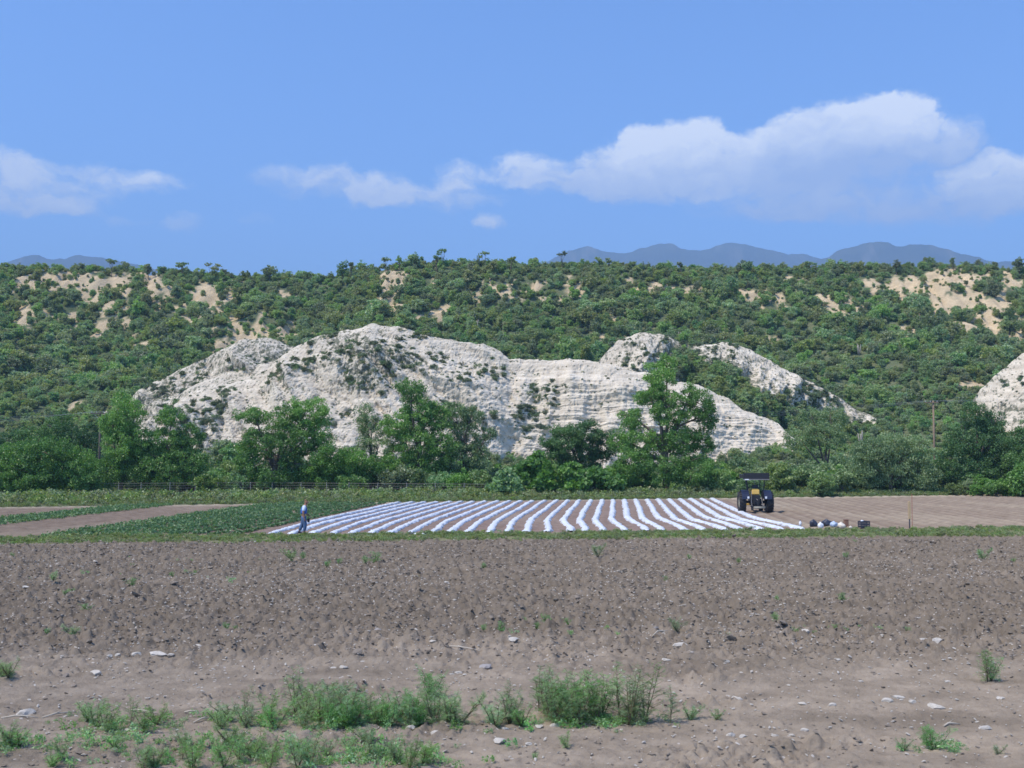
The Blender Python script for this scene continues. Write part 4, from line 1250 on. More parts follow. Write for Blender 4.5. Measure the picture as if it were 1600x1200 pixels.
M['plastic'] = mat_plastic()
NB = 28
prof_s = np.array([-0.40, -0.31, -0.245, -0.17, -0.06, 0.06, 0.17, 0.245, 0.31, 0.40]) * 0.62
prof_z = np.array([0.0, 0.03, 0.065, 0.09, 0.10, 0.10, 0.09, 0.065, 0.03, 0.0])
for i in range(NB):
    rs = np.random.RandomState(500 + i)
    s0 = -19.55 + i * 1.075
    tt = np.arange(54, 118, 0.22)
    # the last stretch before the verge swings to the right
    xx, yy = st_xy(np.full(len(tt), s0), tt)
    dn_ = yy - near1(xx)
    bend = (0.66 + 0.09 * rs.randn() + 0.9 * max(0, i - 17) / 10) * (1 - sstep(0, 13 + 1.2 * rs.randn(), dn_)) + 0.08 * gn2(tt * 0.10, tt * 0 + 0.3 * i, 6) + 0.06 * gn2(tt * 0.5, tt * 0 + i * 3.1, 8)
    s_c = s0 + bend - 0.25
    xx, yy = st_xy(s_c, tt)
    k = (yy > near1(xx) + 0.35 + 0.4 * rs.rand()) & (yy < far0(xx) - 0.4 - 0.8 * rs.rand())
    tt = tt[k]; s_c = s_c[k]
    wv = 1 + 0.24 * gn2(tt * 0.7, tt * 0 + i, 9) + 0.16 * gn2(tt * 2.1, tt * 0 + i, 3)
    endt = np.minimum(sstep(0, 0.6, tt - tt[0]), sstep(0, 0.6, tt[-1] - tt)) * 0.75 + 0.25
    S_ = s_c[:, None] + prof_s[None, :] * (wv * (0.85 + 0.12 * rs.rand()))[:, None] + 0.035 * rs.randn(len(tt), 10) * np.array([1.6, 1, .6, .3, .2, .2, .3, .6, 1, 1.6])
    T_ = tt[:, None] + 0.03 * rs.randn(len(tt), 10)
    X_, Y_ = st_xy(S_, T_)
    Zg = 0.035
    Z_ = Zg + prof_z[None, :] * (endt * (1 + 0.15 * gn2(tt * 1.2, tt * 0 + i, 4)))[:, None] + 0.014 * rs.randn(len(tt), 10)
    Z_[:, 0] -= 0.12; Z_[:, -1] -= 0.12
    c = np.array([X_.mean(), Y_.mean(), 0])
    V = np.stack([X_, Y_, Z_], -1).reshape(-1, 3) - c
    lab = '%s white plastic strip over a raised bed, counting from the left' % ordn[i]
    if i == 0:
        lab = 'leftmost white plastic strip, beside the green crop rows'
    if i == NB - 1:
        lab = 'rightmost white plastic strip, ending beside the tractor'
    o = link('plastic_strip', make_mesh('plastic_strip', V, grid_faces(len(tt), 10).reshape(-1, 4)[:, ::-1], [M['plastic']], True), None, tuple(c))
    sm = o.modifiers.new('thickness', 'SOLIDIFY'); sm.thickness = 0.006; sm.offset = 1
    tag(o, lab, 'plastic strip', 'white plastic strips laid over the beds')

# ------------------------------------------------------------------ soil clods and stones
def rock_mesh(nm, seed, mat, sub=2, rough=0.35, flat=0.6, smooth=False):
    import bmesh
    rs = np.random.RandomState(seed)
    bm = bmesh.new()
    bmesh.ops.create_icosphere(bm, subdivisions=sub, radius=1.0)
    V = np.array([v.co[:] for v in bm.verts])
    Fc = np.array([[v.index for v in f.verts] for f in bm.faces])
    bm.free()
    # cut by random planes for angular shapes
    for q in range(9):
        d = rs.randn(3); d /= np.linalg.norm(d)
        h = rs.uniform(0.5, 0.85)
        dd = V @ d
        V = V - np.outer(np.maximum(dd - h, 0), d)
    V = V * (1 + rough * 0.35 * fbm(V[:, 0] * 1.7 + seed, V[:, 1] * 1.7 + V[:, 2] * 1.3, 3, seed))[:, None]
    V = V * np.array([1.0, rs.uniform(.6, .9), flat * rs.uniform(.8, 1.2)])
    return make_mesh(nm, V, Fc, [M[mat]], smooth)


rs = np.random.RandomState(31)
CL = [rock_mesh('clod', 10 + i, 'clod', 1, 0.9, 0.75) for i in range(6)]
STN = [rock_mesh('stone', 30 + i, 'stone', 2, 0.5, 0.5) for i in range(8)]
STG = [rock_mesh('stone', 50 + i, 'stone_grey', 2, 0.5, 0.45) for i in range(3)]
n = 50000
y = 1 / (1 / 13.0 + rs.rand(n) * (1 / 57.0 - 1 / 13.0)); y = np.where(rs.rand(n) < 0.5, rs.uniform(24, 57, n), y)
x = rs.uniform(-0.56, 0.56, n) * y
roughm = sstep(22.5, 27.5, y + 2.2 * gn2(x * 0.15, y * 0.15, 3)) * 0.9 + 0.10 + 0.30 * sstep(0.25, 0.6, gn2(x * 0.22, y * 0.55, 9))
k = (rs.rand(n) < roughm * (0.7 + 0.6 * gn2(x * .7, y * .7, 12))) & (y < near0(x) - 0.2)
x, y = x[k], y[k]; n = len(x)
s = 0.011 + 0.032 * rs.rand(n) ** 2.2 + 0.0008 * y + 0.11 * (rs.rand(n) < 0.022) * rs.rand(n) ** 1.5
scatter('soil_clods', np.column_stack([x, y, field_height(x, y) + s * 0.25]), np.column_stack([rs.randn(n) * .3, rs.randn(n) * .3, rs.rand(n) * 6.28]), np.column_stack([s * 1.35, s, s * 0.62]), CL, 'brown clods strewn over the ploughed field')
# pale chips of stone, thick in a belt across the middle of the ploughed field
n = 32000
y = rs.uniform(13, 56, n); x = rs.uniform(-0.56, 0.56, n) * y
w = 0.18 + 0.85 * np.exp(-((y - 37) / 6.5) ** 2) * sstep(-0.3, 0.35, gn2(x * 0.09, y * 0.25, 33) + 0.1) + 0.22 * np.exp(-((y - 26) / 3.0) ** 2)
k = (rs.rand(n) < w) & (y < near0(x) - 0.3)
x, y = x[k], y[k]; n = len(x)
s = 0.008 + 0.022 * rs.rand(n) ** 3 + 0.00042 * y
scatter('stone_chips', np.column_stack([x, y, field_height(x, y) + s * 0.3 + 0.012]), rs.randn(n, 3) * np.array([.25, .25, 3]), np.column_stack([s * 1.4, s, s * 0.8]), STN[:4], 'small pale chips of stone in the ploughed soil')

BIG = [(148, 1053, 24, 0, 'large pale stone alone at the left of the ploughed field'), (1040, 1035, 17, 0, 'white rounded stone right of the tall weed clump'), (1066, 1015, 28, 0, 'flat white stone behind the white rounded stone'), (590, 990, 19, 1, 'grey blocky stone in the dark soil left of centre'),
       (760, 1043, 27, 1, 'flat grey stone with dark shadow behind the weeds'), (716, 1051, 16, 0, 'small white stone next to the flat grey stone'), (802, 1004, 20, 0, 'low white stone in mid field above the tall weed clump'), (1440, 1000, 26, 0, 'long white stone at the right, in the upper row of stones'),
       (1463, 1004, 20, 0, 'white stone with a dark side next to the long white stone'), (1460, 1104, 30, 0, 'largest white stone, low at the right of the field'), (1540, 1136, 26, 0, 'flat white stone near the bottom right corner'), (308, 1010, 17, 0, 'white arched stone above the left weeds'),
       (247, 1025, 32, 0, 'long thin white stone in the row at the left'), (213, 1026, 18, 0, 'white stone touching the long thin white stone'), (780, 1162, 22, 0, 'tilted white stone at the bottom, below the weed clump'), (38, 1116, 34, 0, 'wide broken white stone at the lower left edge')]
SMALL = [(568, 1036, 11), (706, 1055, 9), (1158, 992, 15), (1246, 982, 16), (1257, 995, 18), (1150, 1096, 20), (1255, 1101, 16), (1385, 1098, 20), (1405, 1092, 20), (1426, 1098, 14), (1563, 1095, 15), (1140, 1148, 18), (1160, 1150, 12), (1210, 1149, 13), (1238, 1147, 11), (1256, 1139, 15), (790, 1140, 12), (826, 1166, 13), (842, 1136, 17), (170, 1027, 13), (184, 1026, 10), (118, 1015, 12), (66, 1024, 13), (266, 1025, 13), (40, 925, 13), (556, 1008, 9), (676, 1004, 12), (640, 1141, 18), (520, 1044, 14), (536, 1044, 16), (1586, 1008, 15), (1480, 1063, 12), (1335, 996, 10), (1135, 1036, 13), (1310, 1036, 9), (865, 1134, 20), (680, 1150, 16), (575, 992, 9), (1345, 1065, 11), (1300, 1105, 14), (1000, 1008, 12), (930, 1010, 10)]
SG = 'smaller white stones lying on the pale soil'
proto = {}


def put_stone(px, py, w, grey, lab, grp, seed):
    p = at(px, py)
    d = math.hypot(p.y, CAMH)
    r = w / F * d * 0.45
    rs = np.random.RandomState(seed)
    me = (STG if grey else STN)[seed % (3 if grey else 8)]
    o = link('stone', me, None, (p.x, p.y, float(field_height(p.x, p.y)) + r * 0.10), rs.uniform(-.4, .4), (r * 1.12, r * rs.uniform(.8, 1.1), r * rs.uniform(.8, 1.15)))
    tag(o, lab, 'stone', grp)


for j, (px, py, w, g, lab) in enumerate(BIG):
    put_stone(px, py, w, g, lab, 'larger stones on the field', j)
for j, (px, py, w) in enumerate(SMALL):
    put_stone(px, py, w, 0, 'small white stone lying on the pale soil', SG, 100 + j)
rs = np.random.RandomState(77)
for j in range(26):
    py = rs.uniform(860, 1000); px = rs.uniform(10, 1590)
    put_stone(px, py, rs.uniform(7, 11), j % 4 == 0, 'small white stone lying on the pale soil' if j % 4 else 'small grey stone lying in the dark ploughed soil', SG if j % 4 else 'small grey stones in the ploughed soil', 200 + j)

# dry sticks
for j, (x0, y0, x1, y1, lab) in enumerate([(2, 1126, 60, 1124, 'thin dry stick at the lower left edge'), (66, 1124, 118, 1114, 'curved dry stick at the lower left'), (205, 1112, 245, 1118, 'dry stick lying behind the left weeds'), (302, 1134, 335, 1128, 'short pale stick among the left weeds'), (1018, 997, 1045, 995, 'thin dark stick on the ploughed field right of centre'), (1058, 951, 1088, 949, 'thin stick far out on the ploughed field'), (700, 1012, 750, 1020, 'long pale stalk on the soil in mid field'), (1475, 1134, 1500, 1130, 'bent stick above the bright weed at the right'), (288, 1117, 312, 1117, 'dark straight stick left of the big weed patch')]):
    a, b = at(x0, y0), at(x1, y1)
    rs = np.random.RandomState(j)
    za, zb = float(field_height(a.x, a.y)), float(field_height(b.x, b.y))
    m1 = a.lerp(b, .35) + Vector((0, rs.randn() * .03, max(za, zb) + .035)); m2 = a.lerp(b, .7) + Vector((0, rs.randn() * .03, max(za, zb) + .03))
    mb = MB()
    o = Vector((a.x, a.y, 0))
    mb.tube([Vector((a.x, a.y, za + .015)) - o, m1 - o, m2 - o, Vector((b.x, b.y, zb + .02)) - o], [.014, .017, .013, .006], 6)
    tw = m1 - o
    mb.tube([tw, tw + Vector((.10, .04, .05))], [.008, .003], 5)
    tag(mb.build('dry_stick', M['dry_stick'], None, smooth=True, loc=o), lab, 'stick')

# ------------------------------------------------------------------ weeds in the foreground
def weed(seed, h, nst, lean, mat, leaf, fr=12, bushy=1.0):
    fr = max(3, int(fr * 0.6))
    """feathery annual: several stems, side shoots, fronds of small leaflets"""
    rs = np.random.RandomState(seed)
    mb = MB()
    P = []; D = []
    for sidx in range(nst):
        a = rs.rand() * 6.28
        ln = lean * (0.3 + rs.rand())
        hh = h * (0.65 + 0.4 * rs.rand())
        pts = []
        for q in range(6):
            u = q / 5
            pts.append(Vector((math.cos(a) * ln * u * hh + rs.randn() * .008, math.sin(a) * ln * u * hh + rs.randn() * .008, hh * u - (0.02 if q == 0 else 0))))
        mb.tube(pts, [0.009, 0.008, 0.007, 0.006, 0.004, 0.002], 5)
        nb = int(13 * bushy * hh / 0.6) + 3
        for b in range(nb):
            u = 0.04 + 0.96 * (b + rs.rand()) / nb
            k = min(int(u * 5), 4); base = pts[k].lerp(pts[k + 1], min(1, u * 5 - k))
            aa = rs.rand() * 6.28
            L_ = hh * 0.38 * (1.1 - 0.75 * u) * (0.6 + 0.7 * rs.rand())
            e = base + Vector((math.cos(aa) * L_, math.sin(aa) * L_, L_ * rs.uniform(.0, .75)))
            mb.tube([base, base.lerp(e, .5) + Vector((0, 0, L_ * .05)), e], [.004, .003, .0015], 3, cap=False)
            for f in range(fr):
                v = 0.2 + 0.8 * rs.rand()
                pp = base.lerp(e, v)
                d = Vector((rs.randn(), rs.randn(), rs.randn() * .5 + .25)).normalized()
                P.append(pp); D.append(d)
    P = np.array([p[:] for p in P]); D = np.array([d[:] for d in D])
    # each frond: a row of paired leaflets
    out = []; tint = []
    nl = 5
    rr = np.random.RandomState(seed + 1)
    side = np.cross(D, rr.randn(*D.shape)); side /= np.linalg.norm(side, axis=1)[:, None]
    tb = np.clip(0.5 + 0.22 * rr.randn(len(P)), 0, 1)
    for i in range(nl):
        c = P + D * leaf * (i + 0.5)[None] if False else P + D * (leaf * (i + 0.5))
        for sg in (-1, 1):
            dirn = side * sg + D * 0.5
            Lf = leaf * 1.35 * (1 - 0.12 * i)
            wv = D * leaf * 0.22
            out.append(np.stack([c, c + dirn * Lf * .5 + wv, c + dirn * Lf, c + dirn * Lf * .5 - wv], 1))
            tint.append(np.repeat(tb, 4))
    V = np.concatenate([o.reshape(-1, 3) for o in out]); t = np.concatenate(tint)
    Fc = np.arange(len(V)).reshape(-1, 4)
    return make_mesh('leaves', V, Fc, [M[mat]], True, {'tint': t}), make_mesh('stem', mb.V, mb.F, [M['weed_stem']], True)


WD = {'t': [weed(600 + i, 0.95, 4, 0.22, 'leaf_weed', 0.0145, 9) for i in range(3)],      # tall, loose
      'm': [weed(620 + i, 0.62, 6, 0.45, 'leaf_weed', 0.0155, 10, 1.0) for i in range(3)],  # bushy
      'l': [weed(640 + i, 0.34, 7, 0.9, 'leaf_weed', 0.015, 8, 1.2) for i in range(3)],     # low spreading
      'b': [weed(660 + i, 0.42, 5, 0.7, 'leaf_broad', 0.030, 4, 0.8) for i in range(2)],    # broad, bright
      's': [weed(680 + i, 0.22, 4, 0.7, 'leaf_broad', 0.016, 5, 1.0) for i in range(2)]}
WLAB = {'t': ('tall feathery green weed on a thin dark stem in the foreground', 'tall feathery weeds in the foreground'), 'm': ('bushy feathery green weed in the foreground patch', 'bushy feathery weeds in the foreground'),
        'l': ('low spreading green weed near the bottom edge', 'low spreading weeds near the bottom edge'), 'b': ('bright green broad-leaved weed in the foreground patch', 'broad-leaved weeds in the foreground'), 's': ('small green sprout in the ploughed soil', 'small sprouts in the ploughed soil')}
NM = {'t': 'feathery_weed', 'm': 'bushy_weed', 'l': 'spreading_weed', 'b': 'broadleaf_weed', 's': 'weed_sprout'}
wp = {}
wrs = np.random.RandomState(91)


_wi = [0]


def weed_place(px, py):
    if py < 1000:
        return 'far out in the ploughed soil, ' + ('at the left' if px < 420 else 'beyond the long weed patch' if px < 740 else 'beyond the tall clump' if px < 1100 else 'at the right')
    if px < 60:
        return 'at the lower left edge'
    if py > 1160:
        return ('by the bottom edge at the far left' if px < 200 else 'at the bottom edge below the left gap' if px < 340 else 'at the bottom edge below the long patch' if px < 520 else 'at the bottom edge between the two big clumps' if px < 760 else 'near the bottom edge on the right')
    if px < 260:
        return 'in the small left group beside the broken white stone'
    if px < 430:
        return 'at the thin left end of the long patch'
    if px < 500:
        return 'in the high left part of the long patch'
    if px < 580:
        return 'in the middle of the long patch'
    if px < 740:
        return 'at the right end of the long patch'
    if px < 830:
        return 'in the gap left of the tall clump'
    if px < 900:
        return 'in the left half of the tall clump'
    if px < 1000:
        return 'in the right half of the tall clump'
    return 'right of the tall clump'


def put_weed(px, py, kind, hpx, lab=None):
    """hpx: height in photo pixels"""
    if not lab and kind in 'ml' and 1030 < py:
        _wi[0] += 1
        if _wi[0] % 5 == 0:
            return
    p = at(px, py)
    hm = {'t': .95, 'm': .62, 'l': .34, 'b': .42, 's': .22}[kind]
    d = math.hypot(p.y, CAMH)
    s = hpx / F * d / hm * (0.92 if kind in 'tm' else 1.0)
    vi = wrs.randint(len(WD[kind]))
    loc = (p.x, p.y, float(field_height(p.x, p.y)) - 0.01)
    if (kind, vi) not in wp:
        r0 = thing(NM[kind], WLAB[kind][0], 'weed', loc, wrs.rand() * 6.28, WLAB[kind][1], (s, s, s))
        link('leaves', WD[kind][vi][0], r0); link('stem', WD[kind][vi][1], r0)
        wp[(kind, vi)] = r0
        r = r0
    else:
        r = dup(wp[(kind, vi)], loc, wrs.rand() * 6.28, (s, s, s))
    r['label'] = lab or {'t': 'tall feathery weed ', 'm': 'bushy feathery weed ', 'l': 'low spreading weed ', 'b': 'bright broad-leaved weed ', 's': 'small green sprout '}[kind] + weed_place(px, py)
    r['group'] = WLAB[kind][1]
    if lab:
        del r['group']


# the tall clump right of centre
for (px, py, k, h) in [(850, 1120, 't', 78), (872, 1128, 't', 84), (892, 1130, 't', 82), (915, 1128, 'm', 66), (935, 1130, 't', 86), (905, 1134, 'm', 60), (868, 1132, 'm', 62), (885, 1122, 'm', 72), (950, 1130, 'm', 68), (968, 1126, 't', 92), (982, 1132, 't', 100), (990, 1128, 'm', 64), (842, 1108, 't', 70), (925, 1120, 't', 80), (860, 1124, 'm', 70), (900, 1126, 'm', 74), (940, 1124, 'm', 70), (975, 1130, 'm', 66)]:
    put_weed(px, py, k, h)
put_weed(1007, 1130, 't', 100, 'thin solitary weed stem at the right end of the tall clump')
put_weed(1048, 1130, 't', 62, 'slim weed standing alone right of the tall clump')
put_weed(1078, 1124, 'l', 26, 'tiny weed farthest right of the tall clump')
for (px, py, k, h) in [(795, 1130, 'm', 60), (775, 1134, 'l', 40), (815, 1132, 'l', 34), (790, 1126, 't', 66)]:
    put_weed(px, py, k, h)
# the long patch left of centre
for (px, py, k, h) in [(462, 1118, 't', 76), (480, 1125, 'm', 62), (440, 1120, 'm', 58), (500, 1130, 'm', 66), (520, 1135, 'm', 72), (540, 1138, 'm', 62), (560, 1136, 'm', 52), (505, 1120, 'l', 44), (535, 1120, 'm', 56), (590, 1135, 'm', 46), (610, 1135, 'l', 44), (575, 1130, 't', 60), (640, 1136, 'm', 56), (660, 1138, 'm', 60), (680, 1136, 'm', 64), (700, 1136, 'm', 54), (715, 1134, 'l', 44), (685, 1125, 't', 62), (625, 1128, 'm', 50), (383, 1110, 't', 42), (400, 1122, 'm', 44), (420, 1128, 'm', 46), (360, 1130, 'l', 34), (345, 1142, 'l', 30), (385, 1140, 'l', 34), (455, 1136, 'm', 54), (430, 1142, 'l', 36), (475, 1140, 'm', 48),
                      (150, 1140, 'm', 42), (165, 1150, 'm', 46), (178, 1145, 'l', 34), (138, 1132, 'l', 28), (205, 1140, 't', 50), (225, 1150, 'm', 40), (245, 1138, 'l', 28),
                      (95, 1195, 'm', 36), (110, 1205, 'm', 40), (80, 1200, 'l', 26), (222, 1204, 'm', 40), (240, 1200, 'l', 30), (285, 1190, 't', 44), (300, 1205, 'm', 46), (330, 1190, 'l', 34), (350, 1205, 'm', 50), (375, 1195, 'm', 44), (395, 1185, 'l', 36), (420, 1208, 'm', 50), (440, 1200, 'm', 52), (465, 1205, 'm', 56), (485, 1198, 'l', 40), (290, 1170, 'l', 30), (360, 1170, 'l', 34), (580, 1190, 't', 56), (600, 1200, 'm', 46), (620, 1195, 'm', 44), (640, 1205, 'm', 50), (660, 1198, 'l', 34), (575, 1165, 'l', 30), (700, 1185, 'l', 24), (180, 1175, 'l', 22), (510, 1180, 'l', 24), (545, 1172, 'l', 20)]:
    put_weed(px, py, k, h)
for (px, py, h) in [(548, 1138, 44), (520, 1140, 40), (600, 1134, 44), (655, 1135, 48)]:
    put_weed(px, py, 'b', h)
put_weed(672, 1090, 'b', 42, 'bright broad-leaved weed on top of the long weed patch')
put_weed(14, 1062, 'l', 30, 'spreading weed at the left edge beyond the stones')
put_weed(4, 1058, 'l', 26, 'low weed cut by the left edge of the picture')
put_weed(12, 1172, 'm', 40, 'bushy weed at the lower left edge')
put_weed(30, 1170, 'l', 30, 'low weed beside the bushy one at the lower left edge')
put_weed(1543, 1063, 't', 54, 'single upright weed standing alone at the right')
put_weed(1548, 1062, 'm', 42, 'bushy foot of growth beside the single upright weed')
put_weed(1455, 1170, 'b', 34, 'bright green weed alone near the bottom right')
put_weed(1412, 1172, 'l', 18, 'faint low weed left of the bright bottom right weed')
put_weed(1560, 1182, 'l', 14, 'low tuft at the bottom right corner')
put_weed(885, 1172, 'l', 20, 'low tuft below the tall clump')
put_weed(835, 1190, 's', 12, 'tiny sprout at the bottom centre')
for (px, py, k, h) in [(456, 878, 'l', 20), (474, 876, 's', 12), (510, 890, 's', 11), (530, 882, 's', 12), (572, 886, 's', 12), (586, 880, 's', 18), (83, 914, 'l', 16), (205, 917, 's', 14), (115, 992, 'l', 18), (72, 998, 's', 10), (102, 938, 's', 8), (137, 957, 's', 14), (755, 888, 's', 12), (934, 874, 'l', 18), (938, 862, 's', 8), (1058, 990, 'l', 20), (855, 978, 's', 16), (838, 988, 's', 11), (755, 990, 's', 11), (781, 985, 's', 14), (888, 980, 's', 10), (1536, 876, 'l', 16), (1155, 880, 's', 10), (1320, 876, 's', 10), (1335, 850, 's', 8), (1318, 940, 's', 14), (1213, 980, 's', 14), (1300, 985, 's', 12), (1418, 985, 's', 12), (1078, 875, 's', 8), (355, 985, 's', 12), (371, 984, 's', 10), (270, 902, 's', 9), (302, 900, 's', 9), (1214, 938, 's', 10), (1040, 908, 's', 8), (20, 870, 's', 8), (1582, 878, 's', 9), (1120, 1125, 'l', 16)]:
    put_weed(px, py, k, h)

# seedlings and ground cover round the weed patches
rs = np.random.RandomState(303)
pp_ = []
for (cx, cy, rx, ry, n) in [(520, 1128, 230, 20, 420), (930, 1130, 100, 12, 130), (330, 1180, 260, 26, 420), (600, 1190, 120, 16, 160), (170, 1145, 80, 22, 140), (1455, 1172, 60, 10, 40), (15, 1170, 40, 14, 40), (300, 900, 300, 30, 60), (900, 985, 200, 10, 30), (1300, 985, 150, 8, 30)]:
    for q in range(int(n * .38)):
        g = at(cx + rs.randn() * rx * .55, cy + rs.randn() * ry * .55)
        pp_.append((g.x, g.y))
pp_ = np.array(pp_)
SD = []
for i in range(4):
    r2 = np.random.RandomState(900 + i)
    cl = np.column_stack([r2.randn(6) * .07, r2.randn(6) * .07, 0.03 + 0.08 * r2.rand(6), np.full(6, .06), r2.rand(6)])
    V, Fc, t = leaf_cloud(cl, 14, 0.022, 0.009, r2, 0, 1.0)
    SD.append(make_mesh('seedling', V, Fc, [M['leaf_weed']], True, {'tint': t}))
nq = len(pp_); s = 0.4 + 0.9 * rs.rand(nq) ** 2
scatter('weed_seedlings', np.column_stack([pp_, field_height(pp_[:, 0], pp_[:, 1])]), np.column_stack([np.zeros(nq), np.zeros(nq), rs.rand(nq) * 6.28]), np.column_stack([s, s, s]), SD, 'tiny seedlings on the soil round the weed patches')

# ------------------------------------------------------------------ fence along the far verge
M['post'] = mat_plain('fence_post', (0.27, 0.25, 0.22), 0.9, var=0.3, scale=4)
M['wire'] = mat_plain('fence_wire', (0.16, 0.15, 0.15), 0.6, metal=0.3)


def fy(px):       # fence depth along the picture
    return np.interp(px, [130, 400, 780], [113.5, 116.5, 110.5])


fence = thing('wire_fence', 'wire mesh fence on thin grey posts in front of the dark trees', 'fence', (atY(130, 770, fy(130)).x, fy(130), 0))
fo = fence.location.copy()
fx = []
for px in [130, 155, 185, 220, 265, 305, 340, 391, 425, 470, 510, 545, 590, 635, 680, 725, 770]:
    Y = float(fy(px)); x_ = atY(px, 770, Y).x
    h = 1.45
    mb = MB().tube([(x_ - fo.x, Y - fo.y, -.3), (x_ - fo.x + .02, Y - fo.y, h)], [.055, .045], 7)
    mb.build('post', M['post'], fence)
    fx.append((x_ - fo.x, Y - fo.y))
mbw = MB()
for i in range(len(fx) - 1):
    (xa, ya), (xb, yb) = fx[i], fx[i + 1]
    for zz in (0.25, 0.55, 0.85, 1.12, 1.38):
        mbw.tube([(xa, ya - .06, zz), ((xa + xb) / 2, (ya + yb) / 2 - .06, zz - .02), (xb, yb - .06, zz)], .009 if zz < 1.3 else .014, 4, cap=False)
    nn_ = max(2, int(abs(xb - xa) / 0.22))
    for q in range(1, nn_):
        f = q / nn_
        mbw.tube([(xa + (xb - xa) * f, ya + (yb - ya) * f - .06, 0.1), (xa + (xb - xa) * f, ya + (yb - ya) * f - .06, 1.36)], .006, 3, cap=False)
wo_ = mbw.build('wire_mesh', M['wire'], fence); wo_['kind'] = 'stuff'

# ------------------------------------------------------------------ power poles and lines
M['pole'] = mat_plain('pole_wood', (0.24, 0.17, 0.115), 0.85, var=0.25, scale=2)
M['pole_dark'] = mat_plain('pole_dark', (0.10, 0.085, 0.07), 0.85, var=0.25, scale=2)
M['metal'] = mat_plain('galvanised', (0.42, 0.43, 0.44), 0.45, metal=0.6)
M['ceramic'] = mat_plain('ceramic', (0.5, 0.5, 0.5), 0.3)
poles = []
for (px, py, Y, mt, lab) in [(157, 643, 128, 'pole_dark', 'dark utility pole with crossarm among the left trees'), (1458, 626, 136, 'pole', 'brown wooden utility pole with crossarm standing over the right bushes')]:
    p = atY(px, py, Y)
    root = thing('utility_pole', lab, 'utility pole', (p.x, Y, 0))
    h = p.z
    MB().tube([(0, 0, -.5), (0, 0, h * .5), (0, 0, h)], [.15, .13, .11], 10).build('shaft', M[mt], root, smooth=True)
    MB().box((-0.25, -.14, h - .25), (1.7, .10, .12)).build('crossarm', M[mt], root)
    MB().tube([(-.8, -.14, h - .28), (-.05, -.16, h - .9)], .02, 5).build('brace', M['metal'], root)
    ins = []
    for dx in (-1.0, -0.4, 0.45):
        MB().revolve([(0, .02), (.05, .05), (.09, .03), (.14, .045), (.18, .01)], 'Z', 8, (dx, -.14, h - .19)).build('insulator', M['ceramic'], root, smooth=True)
        ins.append(Vector((p.x + dx, Y - .14, h - .01)))
    poles.append(ins)
pl, pr = poles
ends_l = [atY(-220, 672 - 8 * i, 122) for i in range(3)]
ends_r = [atY(1850, 622 - 6 * i, 150) for i in range(3)]


def cable(a, b, sag, lab, r=0.010):
    mb = MB()
    pts = []
    for i in range(25):
        u = i / 24
        q = a.lerp(b, u); q.z -= sag * 4 * u * (1 - u)
        pts.append(q - a)
    mb.tube(pts, r, 5, cap=False)
    tag(mb.build('power_line', M['wire_pale'], None, loc=a), lab, 'power line')


M['wire_pale'] = mat_plain('aluminium_cable', (0.22, 0.24, 0.25), 0.6)
for i in range(3):
    w = ['upper', 'middle', 'lower'][i]
    cable(ends_l[i], pl[i], 0.3, '%s power cable running left from the dark pole' % w)
    cable(pl[i], pr[i], 1.8 + .3 * i, '%s power cable between the two poles' % w)
    cable(pr[i], ends_r[i], 0.3, '%s power cable running right from the brown pole' % w)

# ------------------------------------------------------------------ tractor
M['t_black'] = mat_plain('tractor_black', (0.022, 0.022, 0.026), 0.5, var=0.3, scale=5)
M['t_rubber'] = mat_plain('rubber', (0.035, 0.033, 0.034), 0.85, var=0.3, scale=6)
M['t_yellow'] = mat_plain('tractor_yellow', (0.62, 0.40, 0.10), 0.45, var=0.12)
M['t_blue'] = mat_plain('tractor_blue', (0.016, 0.022, 0.05), 0.4, var=0.15)
M['t_rim'] = mat_plain('tractor_rim', (0.30, 0.28, 0.22), 0.5, var=0.2)
M['t_lamp'] = mat_plain('lamp_glass', (0.80, 0.82, 0.85), 0.15, var=0.05)
M['t_grey'] = mat_plain('tractor_grey', (0.20, 0.19, 0.19), 0.5, var=0.2, scale=4)
pt = at(1180.5, 800.5)
tr = thing('tractor', 'yellow and black farm tractor with a dark canopy at the end of the strips', 'tractor', (pt.x, pt.y, 0.03), R(-3))
# local: -Y towards the camera (rear of the tractor), +Y forward


